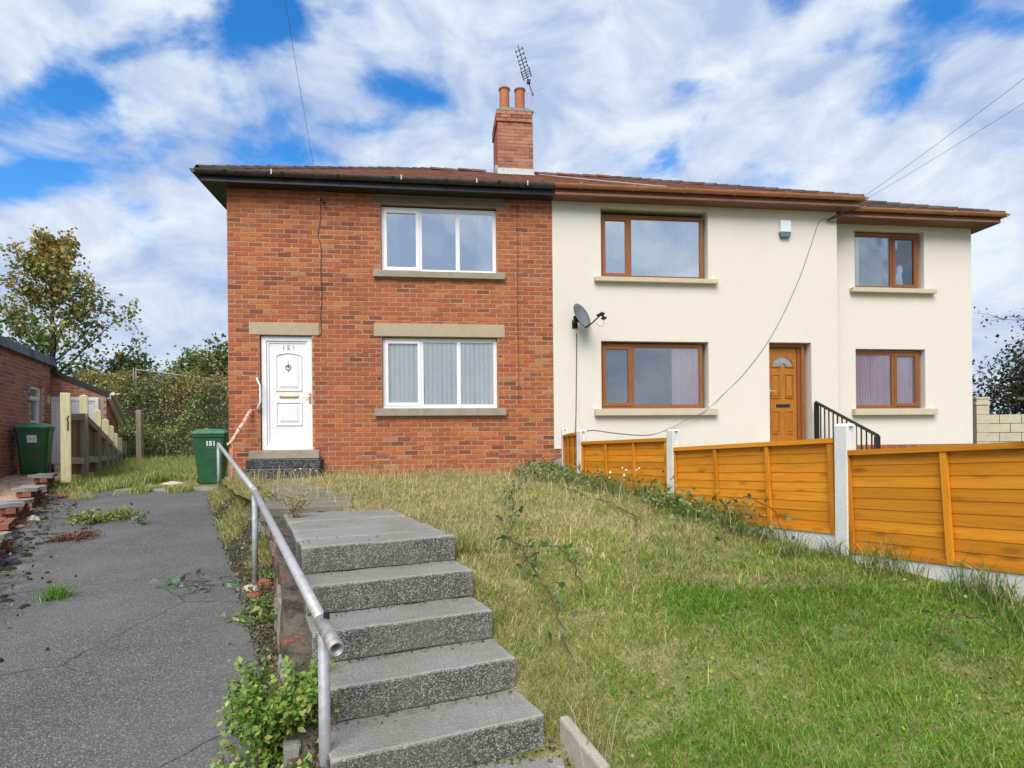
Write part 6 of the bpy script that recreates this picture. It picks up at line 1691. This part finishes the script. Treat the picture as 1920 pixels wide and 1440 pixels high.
BG = np.array([(.14,.27,.035), (.19,.34,.05), (.10,.20,.03), (.26,.38,.07), (.36,.38,.10)])
bushy('leafy_weed', 'bright green bushy weed at the foot of the near handrail post', (-1.05, 2.66, .16), 46, .46, .27, 5000, .034, BG, 1)
bushy('leafy_weed', 'low green weed spilling onto the tarmac at the bottom of the picture', (-.98, 2.36, .10), 24, .22, .30, 1600, .03, BG, 2)
bushy('leafy_weed', 'upright green weed shoot against the wall above the bushy weed', (-.98, 3.0, .22), 8, .30, .10, 420, .03, BG, 3)
bushy('leafy_weed', 'low dandelion-like rosette on the tarmac edge below the middle handrail post', (-1.78, 4.2, .255), 10, .07, .22, 130, .07, BG, 4, kindw=.22)
bushy('leafy_weed', 'patch of yellow-green weed across the tarmac crack', (-5.42, 7.85, .53), 34, .13, .46, 900, .055, np.array([(.26,.30,.06), (.16,.22,.04), (.12,.16,.04), (.30,.24,.08)]), 5, kindw=.3)
bushy('leafy_weed', 'small upright sprig growing from the tarmac crack', (-4.72, 7.55, .505), 3, .26, .10, 70, .045, np.array([(.10,.19,.05), (.14,.22,.06)]), 6)
bushy('red_weed', 'reddish brown weed clump on the left of the tarmac', (-4.95, 6.75, .44), 34, .14, .30, 1100, .026, np.array([(.22,.07,.05), (.16,.05,.035), (.28,.13,.07), (.12,.09,.04)]), 7)
bushy('moss_tuft', 'upper moss tuft on the crumbling wall beside the steps', (-1.66, 4.08, .60), 10, .07, .10, 220, .02, DEEPG*1.6, 8)
bushy('moss_tuft', 'lower moss tuft on the crumbling wall beside the steps', (-1.60, 3.85, .47), 12, .08, .11, 260, .02, DEEPG*1.6, 9)
bushy('bramble_shoot', 'trailing bramble shoot with blue-green leaves lying on the tarmac', (-2.55, 5.15, .33), 6, .10, .55, 46, .075, np.array([(.10,.18,.09), (.13,.20,.10)]), 10)
bushy('leafy_weed', 'grey-green weed on the wall top beside the joint of the handrail', (-2.2, 5.6, .80), 12, .16, .35, 240, .05, np.array([(.09,.14,.06), (.16,.17,.08), (.24,.21,.12)]), 11)
bushy('dry_weed', 'dead seeding weed standing at the back of the top step', (-1.80, 4.92, .88), 22, .36, .13, 900, .014, STRAW*.85, 12)
bushy('dry_weed', 'brown dried weed at the foot of the peeling handrail', (-4.45, 9.62, .74), 20, .28, .34, 260, .035, np.array([(.30,.20,.10), (.22,.13,.07), (.16,.18,.06)]), 13)
def tuft(label, loc, n, h_, rad, cols, lean=.6, name='grass_tuft', w_=.006):
    P = np.stack([rg.normal(0,rad,n), rg.normal(0,rad,n), np.zeros(n)-.005],1); o = blades(name, P, rg.uniform(.5,1.05,n)*h_, rg.uniform(.6,1.2,n)*w_, np.clip(rg.normal(lean,.2,n),.05,.97), palette(cols,n)); o.location = loc
    return tag(o, label, 'grass tuft')
tuft('bright green grass tuft growing alone in the tarmac', (-3.62, 4.72, .29), 230, .19, .045, np.array([(.14,.30,.03), (.20,.36,.05), (.10,.22,.025)]), .72)
tuft('straw tuft spilling onto the end of the tarmac by the back grass', (-6.9, 9.55, .65), 160, .20, .09, np.concatenate([STRAW,GREEN[:2]]), .7, w_=.010)
tuft('long straw blades lying flat from the wall foot across the tarmac', (-1.22, 3.28, .20), 46, .62, .05, STRAW*.85, .965, w_=.004)
tuft('green grass tuft at the wall foot above the straw blades', (-1.20, 3.35, .22), 120, .20, .05, GREEN, .5)
tuft('second straw and green tussock at the front corner of the top step', (-.30, 3.95, .80), 150, .20, .06, np.concatenate([STRAW,GREEN[:3]]), .6)
tuft('dry stalks sticking up beside the edging kerb', (.33, 2.62, .10), 30, .42, .05, STRAW, .4, w_=.004)
def bramble(label, pts, seed, leaf_d=.12, r_=.005, hgt=.05, ls=.05, name='bramble'):
    r = random.Random(seed); Q = []
    for i in range(len(pts)-1):
        for k in range(8):
            t = k/8; x = pts[i][0]*(1-t)+pts[i+1][0]*t + r.uniform(-.02,.02); y = pts[i][1]*(1-t)+pts[i+1][1]*t + r.uniform(-.02,.02)
            z = (pts[i][2] if len(pts[i]) > 2 else hgt)*(1-t) + (pts[i+1][2] if len(pts[i+1]) > 2 else hgt)*t
            Q.append(Vector((x, y, float(lawn_z(x,y)) + z + r.uniform(-.01,.015))))
    e = empty(name, tuple(Q[0]), 0, label, 'bramble'); O = Q[0].copy()
    m = MB(); m.tube([q-O for q in Q], r_, 5); m.build('stem', STEM, e)
    L = []; 
    for i in range(len(Q)-1):
        if r.random() < leaf_d*6:
            for k in range(3): L.append(tuple(Q[i]-O+Vector((r.uniform(-.09,.09), r.uniform(-.09,.09), r.uniform(-.01,.035)))))
    if L:
        P = np.array(L); leaves('foliage', P, rg.uniform(ls*.8,ls*1.3,len(P)), palette(np.array([(.09,.17,.06), (.12,.21,.075), (.15,.20,.10), (.07,.12,.05)]), len(P)), e, .1, .36, 1.2)
    return e
bramble('bramble runner with dark leaves along the lawn from the house towards the steps', [(.30,8.9), (.12,7.6), (-.05,6.6), (.02,5.6), (-.02,4.7)], 1, .14)
bramble('bramble runner beside the steps with a few round leaves', [(-.02,4.6), (-.02,4.1), (.10,3.7,.10), (.22,3.35,.13), (.30,3.05,.05)], 2, .10)
bramble('dark bare bramble stem across the middle of the lawn', [(.55,6.9,.06), (.85,5.9,.03), (1.05,5.2,.04), (.95,4.6,.03)], 3, .03, .006)
bramble('red-stemmed bramble arch in front of the middle orange panel', [(1.62,4.55,.05), (1.70,4.75,.30), (1.88,4.78,.36), (2.06,4.72,.28), (2.16,4.66,.0)], 4, .02, .004)
bramble('short bramble arch beside the steps curving into the grass', [(.05,3.75,.05), (.22,3.78,.16), (.38,3.66,.10), (.42,3.5,.0)], 5, .05)
bramble('dead dark bramble stem arching over the green grass at the right', [(2.05,2.95,.02), (2.15,3.0,.14), (2.32,2.98,.12), (2.44,2.93,.02)], 6, .02, .0035)
bramble('bramble stem lying across the straw towards the white-seeded weed', [(.62,7.5,.05), (1.0,6.8,.05), (1.35,6.2,.06)], 7, .06)
# white seed heads
def seedweed(label, loc, n, h_, spread, seed):
    r = random.Random(seed); e = empty('seeding_weed', loc, 0, label, 'weed'); m = MB(); hd = MB()
    for i in range(n):
        x, y = r.gauss(0,spread), r.gauss(0,spread); z = h_*r.uniform(.6,1.05); m.tube([(x*.3,y*.3,0), (x*.7,y*.7,z*.6), (x,y,z)], .003, 4, cap=False)
        q = r.uniform(.011,.017); hd.lathe([(0,-q), (q*.8,-q*.5), (q,0), (q*.8,q*.5), (0,q)], 7, (x,y,z))
    m.build('stem', m_plain('weed_stem', (.14,.18,.06), .8), e); hd.build('seed_head', m_plain('white_seed', (.70,.68,.58), .9), e, True)
    return e
seedweed('weed with round white seed heads in front of the second fence post', (1.15, 6.15, float(lawn_z(1.15,6.15))), 9, .30, .13, 1)
seedweed('few white flower heads by the dark door steps', (-3.35, 9.75, .88), 5, .22, .14, 2)
